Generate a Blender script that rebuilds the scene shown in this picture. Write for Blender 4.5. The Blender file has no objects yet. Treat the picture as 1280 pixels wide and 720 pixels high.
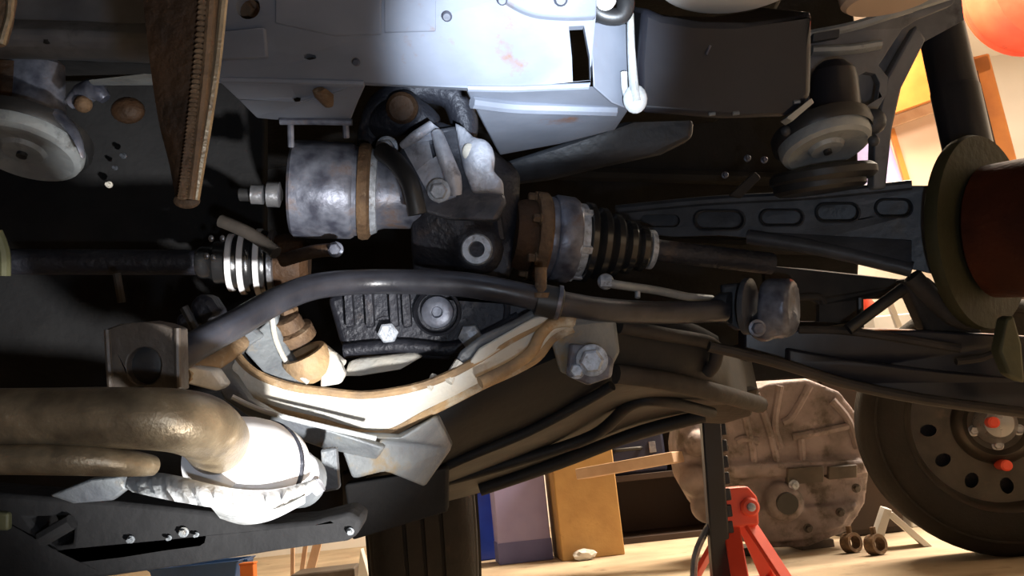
import bpy, bmesh, math, random
from mathutils import Vector, Matrix
from mathutils.geometry import tessellate_polygon
random.seed(7)
scn = bpy.context.scene
COL = scn.collection
V = Vector

# ------------------------------------------------------------------ camera
FPX = 1108.0
PITCH, ROLL = math.radians(12.0), math.radians(6.0)
CAM = V((0, 0, 0.30))
Fv = V((0, math.cos(PITCH), math.sin(PITCH)))
_r0 = V((1, 0, 0)); _u0 = V((0, -math.sin(PITCH), math.cos(PITCH)))
Rv = _r0 * math.cos(ROLL) - _u0 * math.sin(ROLL)
Uv = _r0 * math.sin(ROLL) + _u0 * math.cos(ROLL)
cd = bpy.data.cameras.new('camera'); cam = bpy.data.objects.new('camera', cd); COL.objects.link(cam)
cd.sensor_width = 36.0; cd.lens = FPX * 36.0 / 1280.0; cd.clip_start = 0.01
m = Matrix.Identity(4)
for i in range(3):
    m[i][0] = Rv[i]; m[i][1] = Uv[i]; m[i][2] = -Fv[i]; m[i][3] = CAM[i]
cam.matrix_world = m
scn.camera = cam

def P(x, y, d):                       # point seen at pixel (x, y) at distance d along the view axis
    return CAM + Fv * d + Rv * ((x - 640) / FPX * d) + Uv * ((360 - y) / FPX * d)
def L(px, d):                         # pixel length at distance d in metres
    return px / FPX * d

# ------------------------------------------------------------------ world, lights, exposure
w = bpy.data.worlds.new('world'); scn.world = w; w.use_nodes = True
w.node_tree.nodes['Background'].inputs[0].default_value = (0.75, 0.82, 1.0, 1)
w.node_tree.nodes['Background'].inputs[1].default_value = 0.004
scn.view_settings.view_transform = 'Standard'
scn.view_settings.look = 'None'
scn.view_settings.gamma = 1.0
scn.view_settings.use_curve_mapping = False
scn.view_settings.exposure = 0.0

def spot(name, loc, aim, watt, col, deg, blend, rad=0.01):
    d = bpy.data.lights.new(name, 'SPOT'); d.energy = watt; d.color = col
    d.spot_size = math.radians(deg); d.spot_blend = blend; d.shadow_soft_size = rad
    o = bpy.data.objects.new(name, d); COL.objects.link(o); o.location = loc
    o.rotation_euler = (V(aim) - V(loc)).to_track_quat('-Z', 'Y').to_euler(); return o
def area(name, loc, aim, watt, col, sx, sy):
    d = bpy.data.lights.new(name, 'AREA'); d.energy = watt; d.color = col
    d.shape = 'RECTANGLE'; d.size = sx; d.size_y = sy
    o = bpy.data.objects.new(name, d); COL.objects.link(o); o.location = loc
    o.rotation_euler = (V(aim) - V(loc)).to_track_quat('-Z', 'Y').to_euler(); return o

# hand torch held at the camera (its beam burns out the crossmember), an inspection lamp lying on the
# floor under the car (it burns out the exhaust flange and the subframe from below), and the garage's ceiling lamps
TORCH = V((0.05, 0.0, 0.22))
spot('torch_beam_offscreen', TORCH, P(664, 48, 0.78), 190, (0.78, 0.88, 1.0), 19, 1.0, 0.012)
spot('torch_spill_offscreen', TORCH, P(540, 180, 0.9), 4.4, (0.74, 0.85, 1.0), 92, 0.6, 0.012)
spot('floor_lamp_offscreen', V((0.10, 0.22, 0.05)), P(360, 552, 0.69), 72, (1.0, 0.98, 0.95), 36, 1.0, 0.015)
area('ceiling_lamp_back_offscreen', (1.3, 3.6, 2.55), (1.3, 3.6, 0), 175, (1.0, 0.80, 0.58), 1.4, 0.4)
area('ceiling_lamp_right_offscreen', (2.5, 2.9, 2.55), (2.5, 2.9, 0), 150, (1.0, 0.85, 0.68), 1.4, 0.4)

# ------------------------------------------------------------------ materials
_M = {}
def mat(name, c1, c2=None, rough=0.5, metal=0.0, scale=25, rust=None, ramt=0.0, rscale=12, bump=0.25, bscale=90, spec=0.5, trans=0):
    if name in _M: return _M[name]
    mt = bpy.data.materials.new(name); mt.use_nodes = True
    nt = mt.node_tree; N = nt.nodes; Lk = nt.links; b = N['Principled BSDF']
    c2 = c2 or tuple(x * 0.6 for x in c1)
    tc = N.new('ShaderNodeTexCoord')
    n1 = N.new('ShaderNodeTexNoise'); n1.inputs['Scale'].default_value = scale; n1.inputs['Detail'].default_value = 6
    Lk.new(tc.outputs['Object'], n1.inputs['Vector'])
    r1 = N.new('ShaderNodeValToRGB'); r1.color_ramp.elements[0].position = 0.34; r1.color_ramp.elements[1].position = 0.66
    r1.color_ramp.elements[0].color = (*c2, 1); r1.color_ramp.elements[1].color = (*c1, 1)
    Lk.new(n1.outputs['Fac'], r1.inputs['Fac']); out = r1.outputs['Color']
    if rust:
        n2 = N.new('ShaderNodeTexNoise'); n2.inputs['Scale'].default_value = rscale; n2.inputs['Detail'].default_value = 8
        n2.inputs['Roughness'].default_value = 0.65
        Lk.new(tc.outputs['Object'], n2.inputs['Vector'])
        r2 = N.new('ShaderNodeValToRGB'); t = 0.72 - 0.45 * ramt
        r2.color_ramp.elements[0].position = max(0, t - 0.06); r2.color_ramp.elements[1].position = min(1, t + 0.08)
        Lk.new(n2.outputs['Fac'], r2.inputs['Fac'])
        mx = N.new('ShaderNodeMix'); mx.data_type = 'RGBA'
        Lk.new(r2.outputs['Color'], mx.inputs[0]); Lk.new(out, mx.inputs[6]); mx.inputs[7].default_value = (*rust, 1)
        out = mx.outputs[2]
        mm = N.new('ShaderNodeMath'); mm.operation = 'MULTIPLY_ADD'
        Lk.new(r2.outputs['Color'], mm.inputs[0]); mm.inputs[1].default_value = -metal; mm.inputs[2].default_value = metal
        Lk.new(mm.outputs[0], b.inputs['Metallic'])
    else:
        b.inputs['Metallic'].default_value = metal
    Lk.new(out, b.inputs['Base Color'])
    mr = N.new('ShaderNodeMapRange'); mr.inputs['To Min'].default_value = max(0.05, rough - 0.12); mr.inputs['To Max'].default_value = min(1, rough + 0.12)
    Lk.new(n1.outputs['Fac'], mr.inputs['Value']); Lk.new(mr.outputs[0], b.inputs['Roughness'])
    b.inputs['Specular IOR Level'].default_value = spec
    if bump:
        n3 = N.new('ShaderNodeTexNoise'); n3.inputs['Scale'].default_value = bscale; n3.inputs['Detail'].default_value = 4
        Lk.new(tc.outputs['Object'], n3.inputs['Vector'])
        bp = N.new('ShaderNodeBump'); bp.inputs['Strength'].default_value = bump; bp.inputs['Distance'].default_value = 0.004
        Lk.new(n3.outputs['Fac'], bp.inputs['Height']); Lk.new(bp.outputs['Normal'], b.inputs['Normal'])
    _M[name] = mt; return mt

RUST = (0.20, 0.085, 0.03)
def M(n):
    return {
     'pan':    lambda: mat('pan_paint', (0.21, 0.23, 0.28), (0.14, 0.155, 0.19), 0.42, 0.0, 9, RUST, 0.08, 14, 0.12, 60),
     'pan_dk': lambda: mat('pan_dark_paint', (0.065, 0.07, 0.095), (0.035, 0.038, 0.05), 0.5, 0.0, 14, RUST, 0.16, 16, 0.2, 60),
     'under':  lambda: mat('undercoat_black', (0.020, 0.020, 0.021), (0.013, 0.013, 0.014), 0.8, 0, 20, None, 0, 8, 0.3, 120, 0.2),
     'black':  lambda: mat('black_paint', (0.018, 0.019, 0.026), (0.012, 0.012, 0.017), 0.36, 0, 12, None, 0, 8, 0.1, 40, 0.5),
     'blackp': lambda: mat('black_plastic', (0.020, 0.020, 0.021), (0.013, 0.013, 0.014), 0.6, 0, 15, (0.040, 0.030, 0.024), 0.25, 7, 0.15, 60, 0.3),
     'iron':   lambda: mat('cast_iron_dark', (0.034, 0.036, 0.048), (0.016, 0.017, 0.024), 0.5, 0.3, 22, (0.09, 0.06, 0.045), 0.12, 15, 0.5, 140),
     'alu':    lambda: mat('cast_aluminium', (0.66, 0.69, 0.78), (0.34, 0.36, 0.43), 0.5, 0.2, 40, (0.10, 0.10, 0.11), 0.18, 30, 0.3, 160),
     'steel':  lambda: mat('bare_steel', (0.42, 0.43, 0.46), (0.24, 0.25, 0.28), 0.32, 0.8, 60, RUST, 0.12, 30, 0.2, 200),
     'bolt':   lambda: mat('zinc_bolt', (0.55, 0.60, 0.68), (0.30, 0.33, 0.38), 0.45, 0.3, 150, (0.14, 0.12, 0.11), 0.22, 120, 0.2, 300),
     'tube':   lambda: mat('weathered_steel_tube', (0.22, 0.24, 0.30), (0.065, 0.07, 0.10), 0.40, 0.35, 55, (0.15, 0.10, 0.08), 0.22, 28, 0.18, 120),
     'rust':   lambda: mat('rusty_steel', (0.19, 0.115, 0.06), (0.08, 0.045, 0.024), 0.75, 0.1, 45, (0.35, 0.27, 0.18), 0.15, 30, 0.6, 160),
     'rustdk': lambda: mat('dark_rust', (0.060, 0.026, 0.008), (0.024, 0.011, 0.004), 0.7, 0.1, 30, None, 0, 8, 0.5, 160),
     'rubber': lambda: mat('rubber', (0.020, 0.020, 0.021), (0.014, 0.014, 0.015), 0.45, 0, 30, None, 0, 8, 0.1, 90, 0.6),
     'boot':   lambda: mat('glossy_boot_rubber', (0.020, 0.020, 0.021), (0.015, 0.015, 0.016), 0.20, 0, 30, None, 0, 8, 0.05, 90, 0.9),
     'tyre':   lambda: mat('tyre_rubber', (0.030, 0.027, 0.024), (0.020, 0.018, 0.016), 0.75, 0, 14, (0.045, 0.035, 0.026), 0.15, 10, 0.3, 120, 0.2),
     'sub':    lambda: mat('subframe_pale', (0.74, 0.68, 0.57), (0.56, 0.57, 0.55), 0.55, 0.0, 16, (0.36, 0.20, 0.09), 0.20, 16, 0.4, 120),
     'subedge':lambda: mat('subframe_rust_edge', (0.46, 0.30, 0.15), (0.25, 0.17, 0.10), 0.65, 0.0, 30, (0.55, 0.50, 0.40), 0.2, 25, 0.5, 140),
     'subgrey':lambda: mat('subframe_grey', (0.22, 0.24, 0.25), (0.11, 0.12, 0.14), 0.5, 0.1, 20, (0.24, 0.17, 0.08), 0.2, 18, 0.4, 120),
     'pipe':   lambda: mat('exhaust_brown', (0.30, 0.235, 0.15), (0.15, 0.115, 0.075), 0.38, 0.5, 60, (0.42, 0.36, 0.27), 0.10, 60, 0.15, 500),
     'shield': lambda: mat('aluminised_shield', (0.72, 0.74, 0.76), (0.52, 0.55, 0.56), 0.45, 0.2, 30, (0.35, 0.33, 0.28), 0.18, 22, 0.7, 70),
     'flare':  lambda: mat('flange_metal_and_glint', (0.86, 0.86, 0.88), (0.74, 0.74, 0.76), 0.4, 0.0, 20, (0.55, 0.52, 0.46), 0.08, 22, 0.1, 70),
     'bar':    lambda: mat('sway_bar_paint', (0.045, 0.047, 0.060), (0.025, 0.026, 0.034), 0.36, 0.1, 30, (0.08, 0.06, 0.05), 0.08, 30, 0.08, 150),
     'barw':   lambda: mat('sway_bar_lit', (0.10, 0.10, 0.125), (0.05, 0.05, 0.065), 0.5, 0.1, 40, (0.06, 0.05, 0.045), 0.15, 30, 0.15, 150),  # lighter copy of the bar paint for its lit run, unused
     'cast':   lambda: mat('cast_iron_grey', (0.13, 0.135, 0.16), (0.06, 0.064, 0.08), 0.5, 0.2, 30, (0.03, 0.03, 0.035), 0.2, 22, 0.4, 140),
     'rail':   lambda: mat('rail_grey', (0.20, 0.21, 0.23), (0.12, 0.125, 0.14), 0.5, 0.1, 22, (0.035, 0.035, 0.04), 0.15, 14, 0.2, 90),
     'arm':    lambda: mat('arm_paint', (0.065, 0.072, 0.088), (0.032, 0.036, 0.044), 0.45, 0.1, 22, (0.08, 0.06, 0.045), 0.1, 14, 0.2, 90),
     'armbrn': lambda: mat('arm_dusty_lit_edge', (0.060, 0.050, 0.042), (0.032, 0.027, 0.023), 0.75, 0.0, 22, None, 0, 14, 0.3, 90, 0.3),
     'dish':   lambda: mat('dish_grey', (0.37, 0.40, 0.41), (0.25, 0.27, 0.285), 0.5, 0.2, 18, (0.10, 0.10, 0.10), 0.12, 25, 0.4, 100),
     'olive':  lambda: mat('olive_plate', (0.045, 0.042, 0.020), (0.028, 0.026, 0.012), 0.7, 0, 12, None, 0, 8, 0.3, 90, 0.2),
     'oliveb': lambda: mat('olive_bracket', (0.10, 0.10, 0.05), (0.06, 0.06, 0.03), 0.6, 0, 20, None, 0, 8, 0.2, 90),
     'drum':   lambda: mat('rust_drum', (0.075, 0.018, 0.006), (0.035, 0.009, 0.004), 0.7, 0.1, 14, None, 0, 8, 0.4, 120, 0.2),
     'red':    lambda: mat('red_paint', (0.88, 0.10, 0.05), (0.74, 0.07, 0.035), 0.4, 0, 10, (0.25, 0.04, 0.02), 0.05, 12, 0.08, 60),
     'orange': lambda: mat('orange_paint', (0.75, 0.20, 0.03), (0.60, 0.15, 0.03), 0.5, 0, 10, None, 0, 8, 0.05, 60),
     'blue':   lambda: mat('blue_plastic', (0.01, 0.06, 0.55), (0.01, 0.04, 0.40), 0.4, 0, 10, None, 0, 8, 0.05, 60),
     'bluetub':lambda: mat('blue_tub_plastic', (0.015, 0.07, 0.22), (0.01, 0.05, 0.16), 0.45, 0, 10, None, 0, 8, 0.05, 60),
     'lilac':  lambda: mat('lilac_card', (0.42, 0.40, 0.72), (0.36, 0.34, 0.66), 0.6, 0, 8, None, 0, 8, 0.05, 60),
     'liladk': lambda: mat('lilac_card_band', (0.18, 0.19, 0.45), (0.14, 0.15, 0.38), 0.6, 0, 8, None, 0, 8, 0.05, 60),
     'card':   lambda: mat('cardboard', (0.52, 0.31, 0.11), (0.44, 0.25, 0.085), 0.8, 0, 14, (0.38, 0.21, 0.07), 0.12, 25, 0.15, 60),
     'wood':   lambda: mat('pale_wood', (0.72, 0.52, 0.36), (0.60, 0.40, 0.26), 0.6, 0, 14, None, 0, 8, 0.2, 60),
     'woodor': lambda: mat('orange_wood', (0.56, 0.22, 0.04), (0.44, 0.16, 0.03), 0.5, 0, 8, None, 0, 8, 0.1, 60),
     'panelb': lambda: mat('beige_panel', (0.66, 0.50, 0.38), (0.60, 0.45, 0.34), 0.6, 0, 3, None, 0, 8, 0.03, 40),
     'wallw':  lambda: mat('white_wall', (0.80, 0.78, 0.74), (0.74, 0.72, 0.68), 0.8, 0, 3, None, 0, 8, 0.05, 40),
     'wallp':  lambda: mat('plywood_lining', (0.11, 0.08, 0.05), (0.08, 0.055, 0.035), 0.8, 0, 3, None, 0, 8, 0.05, 40),
     'white':  lambda: mat('white_plastic', (0.78, 0.78, 0.76), (0.70, 0.70, 0.68), 0.5, 0, 10, None, 0, 8, 0.05, 40),
     'floor':  lambda: mat('concrete_floor', (0.52, 0.42, 0.29), (0.36, 0.28, 0.19), 0.75, 0, 5, (0.22, 0.16, 0.10), 0.16, 9, 0.3, 60),
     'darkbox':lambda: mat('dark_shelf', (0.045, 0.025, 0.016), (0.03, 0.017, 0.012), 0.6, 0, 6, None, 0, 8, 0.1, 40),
     'darkblu':lambda: mat('dark_blue_case', (0.022, 0.024, 0.055), (0.014, 0.016, 0.04), 0.6, 0, 6, None, 0, 8, 0.1, 40),
     'gear':   lambda: mat('dirty_gearbox_alloy', (0.34, 0.28, 0.28), (0.18, 0.145, 0.14), 0.6, 0.15, 14, (0.09, 0.07, 0.055), 0.34, 12, 0.7, 60),
     'geardk': lambda: mat('oily_gearbox_alloy', (0.11, 0.09, 0.075), (0.06, 0.05, 0.042), 0.5, 0.1, 14, None, 0.3, 12, 0.6, 60),
     'rim':    lambda: mat('steel_rim_grey', (0.075, 0.065, 0.055), (0.04, 0.035, 0.03), 0.38, 0.4, 14, (0.10, 0.07, 0.05), 0.14, 12, 0.15, 60),
     'hub':    lambda: mat('hub_cap_grey', (0.36, 0.36, 0.37), (0.26, 0.26, 0.27), 0.28, 0.5, 14, None, 0, 12, 0.1, 60),
    }[n]()

# ------------------------------------------------------------------ mesh helpers
def cr(pts, n=8):
    """Catmull-Rom through the points (vectors or tuples)."""
    pts = [V(p) for p in pts]; out = []
    for i in range(len(pts) - 1):
        a = pts[max(i - 1, 0)]; b = pts[i]; c = pts[i + 1]; d = pts[min(i + 2, len(pts) - 1)]
        for k in range(n):
            t = k / n
            out.append(0.5 * ((2 * b) + (c - a) * t + (2 * a - 5 * b + 4 * c - d) * t * t + (3 * b - a - 3 * c + d) * t ** 3))
    out.append(pts[-1]); return out

def frame(ax):
    ax = ax.normalized(); h = V((0, 0, 1)) if abs(ax.z) < 0.9 else V((1, 0, 0))
    u = ax.cross(h).normalized(); return u, ax.cross(u).normalized()

class G:
    def __init__(s): s.v = []; s.f = []
    def add(s, vs, fs):
        o = len(s.v); s.v += [V(p) for p in vs]; s.f += [tuple(i + o for i in f) for f in fs]; return s
    def rings(s, rings, caps=True, close=False):
        n = len(rings[0]); vs = [p for r in rings for p in r]; fs = []
        R = len(rings)
        for i in range(R if close else R - 1):
            a = i * n; b = ((i + 1) % R) * n
            for k in range(n): fs.append((a + k, a + (k + 1) % n, b + (k + 1) % n, b + k))
        if caps and not close:
            fs.append(tuple(range(n))[::-1]); fs.append(tuple((R - 1) * n + k for k in range(n)))
        return s.add(vs, fs)
    def lathe(s, a, ax, prof, seg=36, caps=True, close=False):
        a = V(a); ax = V(ax).normalized(); u, w_ = frame(ax); R = []
        for t, r in prof:
            r = max(r, 1e-5); c = a + ax * t
            R.append([c + (u * math.cos(q) + w_ * math.sin(q)) * r for q in (2 * math.pi * k / seg for k in range(seg))])
        return s.rings(R, caps, close)
    def tube(s, pts, r, seg=16, caps=True, flat=1.0):
        pts = [V(p) for p in pts]; n = len(pts)
        rr = r if isinstance(r, (list, tuple)) else [r] * n
        if len(rr) != n: rr = [rr[min(int(i * (len(rr) - 1) / (n - 1)), len(rr) - 2)] * (1 - ((i * (len(rr) - 1) / (n - 1)) - min(int(i * (len(rr) - 1) / (n - 1)), len(rr) - 2))) + rr[min(int(i * (len(rr) - 1) / (n - 1)), len(rr) - 2) + 1] * ((i * (len(rr) - 1) / (n - 1)) - min(int(i * (len(rr) - 1) / (n - 1)), len(rr) - 2)) for i in range(n)]
        t0 = (pts[1] - pts[0]).normalized(); u, w_ = frame(t0); R = []
        for i, p in enumerate(pts):
            t = ((pts[min(i + 1, n - 1)] - pts[max(i - 1, 0)])).normalized()
            u = (u - t * u.dot(t)).normalized(); w_ = t.cross(u)
            R.append([p + (u * math.cos(q) + w_ * math.sin(q) * flat) * rr[i] for q in (2 * math.pi * k / seg for k in range(seg))])
        return s.rings(R, caps)
    def plate(s, outer, vec, holes=()):
        """outline in 3-D extruded by vec, with holes cut through."""
        loops = [[V(p) for p in outer]] + [[V(p) for p in h] for h in holes]
        tris = tessellate_polygon(loops); flat = [p for l in loops for p in l]; n = len(flat)
        vs = flat + [p + vec for p in flat]
        fs = [tuple(t) for t in tris] + [tuple(i + n for i in t)[::-1] for t in tris]
        o = 0
        for l in loops:
            k = len(l)
            for i in range(k): a = o + i; b = o + (i + 1) % k; fs.append((a, b, b + n, a + n))
            o += k
        return s.add(vs, fs)
    def box(s, c, hx, hy, hz, ax=None):
        c = V(c); X, Y, Z = ax or (V((1, 0, 0)), V((0, 1, 0)), V((0, 0, 1)))
        vs = [c + X * (hx * i) + Y * (hy * j) + Z * (hz * k) for i in (-1, 1) for j in (-1, 1) for k in (-1, 1)]
        return s.add(vs, [(0, 1, 3, 2), (4, 6, 7, 5), (0, 4, 5, 1), (2, 3, 7, 6), (0, 2, 6, 4), (1, 5, 7, 3)])
    def ball(s, c, r, sx=1, sy=1, sz=1, ax=None, seg=18):
        c = V(c); X, Y, Z = ax or (Rv, Uv, Fv); R = []
        for i in range(1, seg // 2):
            th = math.pi * i / (seg // 2)
            R.append([c + X * (r * sx * math.sin(th) * math.cos(q)) + Y * (r * sy * math.sin(th) * math.sin(q)) + Z * (r * sz * math.cos(th)) for q in (2 * math.pi * k / seg for k in range(seg))])
        return s.rings(R)
    def hexbolt(s, c, ax, r, h, washer=True):
        if washer: s.lathe(c, ax, [(0, r * 1.35), (h * 0.22, r * 1.35), (h * 0.26, r * 1.2)], 24)
        s.lathe(V(c) + V(ax).normalized() * h * 0.2, ax, [(0, r), (h * 0.7, r), (h * 0.8, r * 0.8)], 6); return s
    def build(s, name, mt, parent=None, bevel=0, sub=0, remesh=0, sm=2, angle=38, seg=2):
        me = bpy.data.meshes.new(name)
        if parent is not None:
            p = parent; org = V(parent.get('_org', (0, 0, 0)))
        else:
            lo = [min(v[i] for v in s.v) for i in range(3)]; hi = [max(v[i] for v in s.v) for i in range(3)]
            org = V(((lo[0] + hi[0]) / 2, (lo[1] + hi[1]) / 2, lo[2]))
        me.from_pydata([tuple(v - org) for v in s.v], [], s.f)
        bm = bmesh.new(); bm.from_mesh(me); bmesh.ops.remove_doubles(bm, verts=bm.verts, dist=2e-6)
        bmesh.ops.recalc_face_normals(bm, faces=bm.faces); bm.to_mesh(me); bm.free()
        me.polygons.foreach_set('use_smooth', [True] * len(me.polygons)); me.set_sharp_from_angle(angle=math.radians(angle))
        me.materials.append(M(mt))
        o = bpy.data.objects.new(name, me); COL.objects.link(o)
        if parent is not None:
            o.parent = parent
            o['_org'] = org            # a mesh child sits at its parent's origin
        else:
            o.location = org; o['_org'] = org
        if remesh:
            md = o.modifiers.new('remesh', 'REMESH'); md.mode = 'VOXEL'; md.voxel_size = remesh; md.use_smooth_shade = True
            if sm: ms = o.modifiers.new('smooth', 'SMOOTH'); ms.factor = 0.5; ms.iterations = sm
        if bevel:
            mb = o.modifiers.new('bevel', 'BEVEL'); mb.width = bevel; mb.segments = seg; mb.limit_method = 'ANGLE'; mb.angle_limit = math.radians(35)
            mb.harden_normals = False
        if sub:
            mu = o.modifiers.new('subsurf', 'SUBSURF'); mu.levels = sub; mu.render_levels = sub
        return o

def tag(o, label, cat, group=None):
    o['label'] = label; o['category'] = cat
    if group: o['group'] = group
    return o
def thing(name, loc, label, cat, group=None):
    o = bpy.data.objects.new(name, None); COL.objects.link(o); o.location = loc; o['_org'] = V(loc)
    o.empty_display_size = 0.05
    return tag(o, label, cat, group)
def structure(o): o['kind'] = 'structure'; return o
def ppoly(pts, d): return [P(x, y, d) for x, y in pts]
def ppolyd(pts): return [P(*p) for p in pts]
def ell(cx, cy, rx, ry, d, n=20, rot=0):
    out = []
    for k in range(n):
        q = 2 * math.pi * k / n; a = rx * math.cos(q); b = ry * math.sin(q)
        out.append(P(cx + a * math.cos(rot) - b * math.sin(rot), cy + a * math.sin(rot) + b * math.cos(rot), d))
    return out
CAMAX = (Rv, Uv, Fv)

# ================================================================== the garage
X, Y, Z = V((1, 0, 0)), V((0, 1, 0)), V((0, 0, 1))
structure(G().box((0, 2.0, -0.05), 4.2, 4.3, 0.05).build('floor', 'floor'))
structure(G().box((0, 5.35, 1.3), 4.2, 0.06, 1.3).build('wall_back', 'wallw'))
structure(G().box((-4.2, 1.5, 1.3), 0.06, 3.9, 1.3).build('wall_left', 'wallw'))
structure(G().box((4.2, 1.5, 1.3), 0.06, 3.9, 1.3).build('wall_right', 'wallw'))
structure(G().box((0, -2.2, 1.3), 4.2, 0.06, 1.3).build('wall_front', 'wallw'))
structure(G().box((0, 1.6, 2.66), 4.3, 3.9, 0.06).build('ceiling', 'wallw'))

def onfloor(x, y):                     # floor point seen at pixel (x, y)
    d = P(x, y, 1.0) - CAM; return CAM + d * (-CAM.z / d.z)
def rotz(a):
    return (V((math.cos(a), math.sin(a), 0)), V((-math.sin(a), math.cos(a), 0)), V((0, 0, 1)))
def carton(name, mt, base, wx, wy, h, ang, label, cat, lidmt=None, band=None):
    t = thing(name, base, label, cat); ax = rotz(ang)
    G().box(base + Z * (h / 2), wx / 2, wy / 2, h / 2, ax).build('body', mt, t, bevel=0.004)
    for s in (-1, 1):
        G().box(base + Z * (h + 0.002) + ax[1] * (s * wy * 0.25), wx / 2, wy * 0.245, 0.0025, ax).build('flap', mt, t)
    if band: G().box(base + Z * (h * 0.12 + 0.003), wx / 2 + 0.002, wy / 2 + 0.002, h * 0.12, ax).build('band', band, t)
    return t

# --- cartons against the back of the garage
b = onfloor(735, 694)
carton('cardboard_box', 'card', b, 0.22, 0.26, 0.37, 0.10, 'brown cardboard box standing beside the lilac box', 'box')
b = onfloor(655, 700)
carton('product_box', 'lilac', b + V((0, -0.02, 0.0)), 0.19, 0.18, 0.30, 0.12, 'pale lilac carton with a darker band along its foot', 'box', band='liladk')
# blue bin
b = onfloor(606, 704) + V((-0.035, 0.23, 0)); t = thing('storage_bin', b, 'bright blue plastic bin squeezed behind the lilac carton', 'bin')
ax = rotz(0.15)
g = G(); R = []
for h, k in ((0, 0.85), (0.02, 0.88), (0.26, 1.0), (0.28, 1.06), (0.285, 1.06), (0.27, 0.95), (0.03, 0.8)):
    R.append([b + Z * h + ax[0] * (0.09 * k * sx) + ax[1] * (0.15 * k * sy) for sx, sy in ((-1, -1), (1, -1), (1, 1), (-1, 1))])
g.rings(R).build('tub', 'blue', t, bevel=0.006)
G().box(b + Z * 0.275, 0.098, 0.16, 0.006, ax).build('rim', 'blue', t, bevel=0.003)

# dark shelf unit behind, with a dark blue case on it
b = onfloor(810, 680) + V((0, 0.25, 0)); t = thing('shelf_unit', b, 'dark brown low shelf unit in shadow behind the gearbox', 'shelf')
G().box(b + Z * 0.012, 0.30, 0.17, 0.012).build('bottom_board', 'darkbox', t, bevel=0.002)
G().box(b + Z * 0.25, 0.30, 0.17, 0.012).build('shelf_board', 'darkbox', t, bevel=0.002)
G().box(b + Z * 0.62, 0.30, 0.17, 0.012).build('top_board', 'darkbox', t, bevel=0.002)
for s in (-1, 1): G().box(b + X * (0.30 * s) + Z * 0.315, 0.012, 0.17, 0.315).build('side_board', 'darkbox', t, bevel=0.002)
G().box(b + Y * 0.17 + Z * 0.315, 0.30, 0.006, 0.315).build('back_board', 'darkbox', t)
c = b + V((-0.02, -0.02, 0.262)); t = thing('tool_case', c, 'dark blue tool case lying on the brown shelf', 'case')
G().box(c + Z * 0.10, 0.15, 0.12, 0.10).build('shell', 'darkblu', t, bevel=0.012)
G().tube(cr([c + V((-0.05, -0.12, 0.10)), c + V((-0.045, -0.15, 0.10)), c + V((0.045, -0.15, 0.10)), c + V((0.05, -0.12, 0.10))], 6), 0.008, 10).build('handle', 'rubber', t)
for s in (-1, 1): G().box(c + V((0.10 * s, -0.122, 0.10)), 0.014, 0.006, 0.022).build('latch', 'steel', t, bevel=0.002)

# pale plank from the carton to the gearbox
a, e = P(728, 592, 2.78), P(848, 571, 2.62)
t = (e - a).normalized(); s_ = t.cross(Z).normalized(); u_ = s_.cross(t)
tag(G().box((a + e) / 2, (e - a).length / 2, 0.045, 0.0165, (t, s_, u_)).build('plank', 'wood', bevel=0.003), 'pale planed wooden plank leaning level between carton and gearbox', 'plank')

# crumpled paper scraps by the carton
for i, (px, py, r) in enumerate(((728, 694, 0.032),)):
    b = onfloor(px, py) + V((0, -0.19, 0)); g = G(); g.ball(b + Z * r * 0.55, r, 1.3, 0.6, 1.0, (X, Z, Y), 12)
    for v in g.v: v += V((random.uniform(-1, 1), random.uniform(-1, 1), random.uniform(-0.3, 0.6))) * 0.006
    tag(g.build('paper_scrap', 'white', angle=5), 'small crumpled white scrap on the concrete before the cardboard box', 'scrap')

# --- gearbox (bare transmission case) on the floor
D = 2.62; gb = onfloor(960, 690); D = (gb - CAM).dot(Fv)
t = thing('gearbox', gb, 'dirty grey alloy gearbox case standing on the floor behind the red jack stand', 'gearbox')
def GP(x, y, dz=0): return P(x, y, D + dz)
g = G()
g.plate([GP(x, y, -0.10) for x, y in ((905, 520), (925, 495), (965, 478), (1010, 474), (1050, 490), (1078, 525), (1088, 580), (1082, 630), (1060, 665), (1010, 684), (950, 686), (905, 668), (892, 610))], Fv * 0.26)
g.plate([GP(x, y, -0.04) for x, y in ((850, 532), (900, 522), (915, 560), (915, 640), (905, 660), (872, 640), (852, 605), (846, 565))], Fv * 0.16)
g.plate([GP(x, y, -0.13) for x, y in ((900, 583), (1080, 575), (1086, 592), (900, 600))], Fv * 0.1)
g.plate([GP(x, y, -0.12) for x, y in ((912, 640), (1075, 630), (1052, 660), (1005, 676), (945, 680))], Fv * 0.1)
g.ball(GP(872, 555, -0.05), L(17, D)); g.ball(GP(868, 600, -0.05), L(20, D)); g.ball(GP(885, 632, -0.05), L(22, D))
g.lathe(GP(985, 632, -0.17), Fv, [(0, L(15, D)), (0.02, L(22, D)), (0.12, L(26, D))])
body = g.build('case', 'gear', t, remesh=0.008, sm=3)
for pts in (((945, 492), (962, 540), (972, 584)), ((975, 482), (968, 530), (976, 560)), ((1012, 482), (990, 520), (978, 528)), ((920, 552), (930, 548), (948, 552)), ((990, 546), (1025, 540), (1060, 532)), ((1000, 548), (1002, 566), (1002, 580)), ((1040, 500), (1060, 525), (1072, 560)), ((930, 515), (940, 560), (942, 585))):
    G().tube(cr([GP(x, y, -0.10) for x, y in pts], 5), 0.012, 8).build('rib', 'gear', t)
for x0, x1, y0, y1 in ((985, 1030, 586, 606), (1036, 1072, 584, 600)):
    G().plate([GP(x, y, -0.145) for x, y in ((x0, y0), (x1, y0 - 3), (x1, y1 - 3), (x0, y1))], Fv * 0.05).build('cover_plate', 'geardk', t, bevel=0.003)
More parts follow.
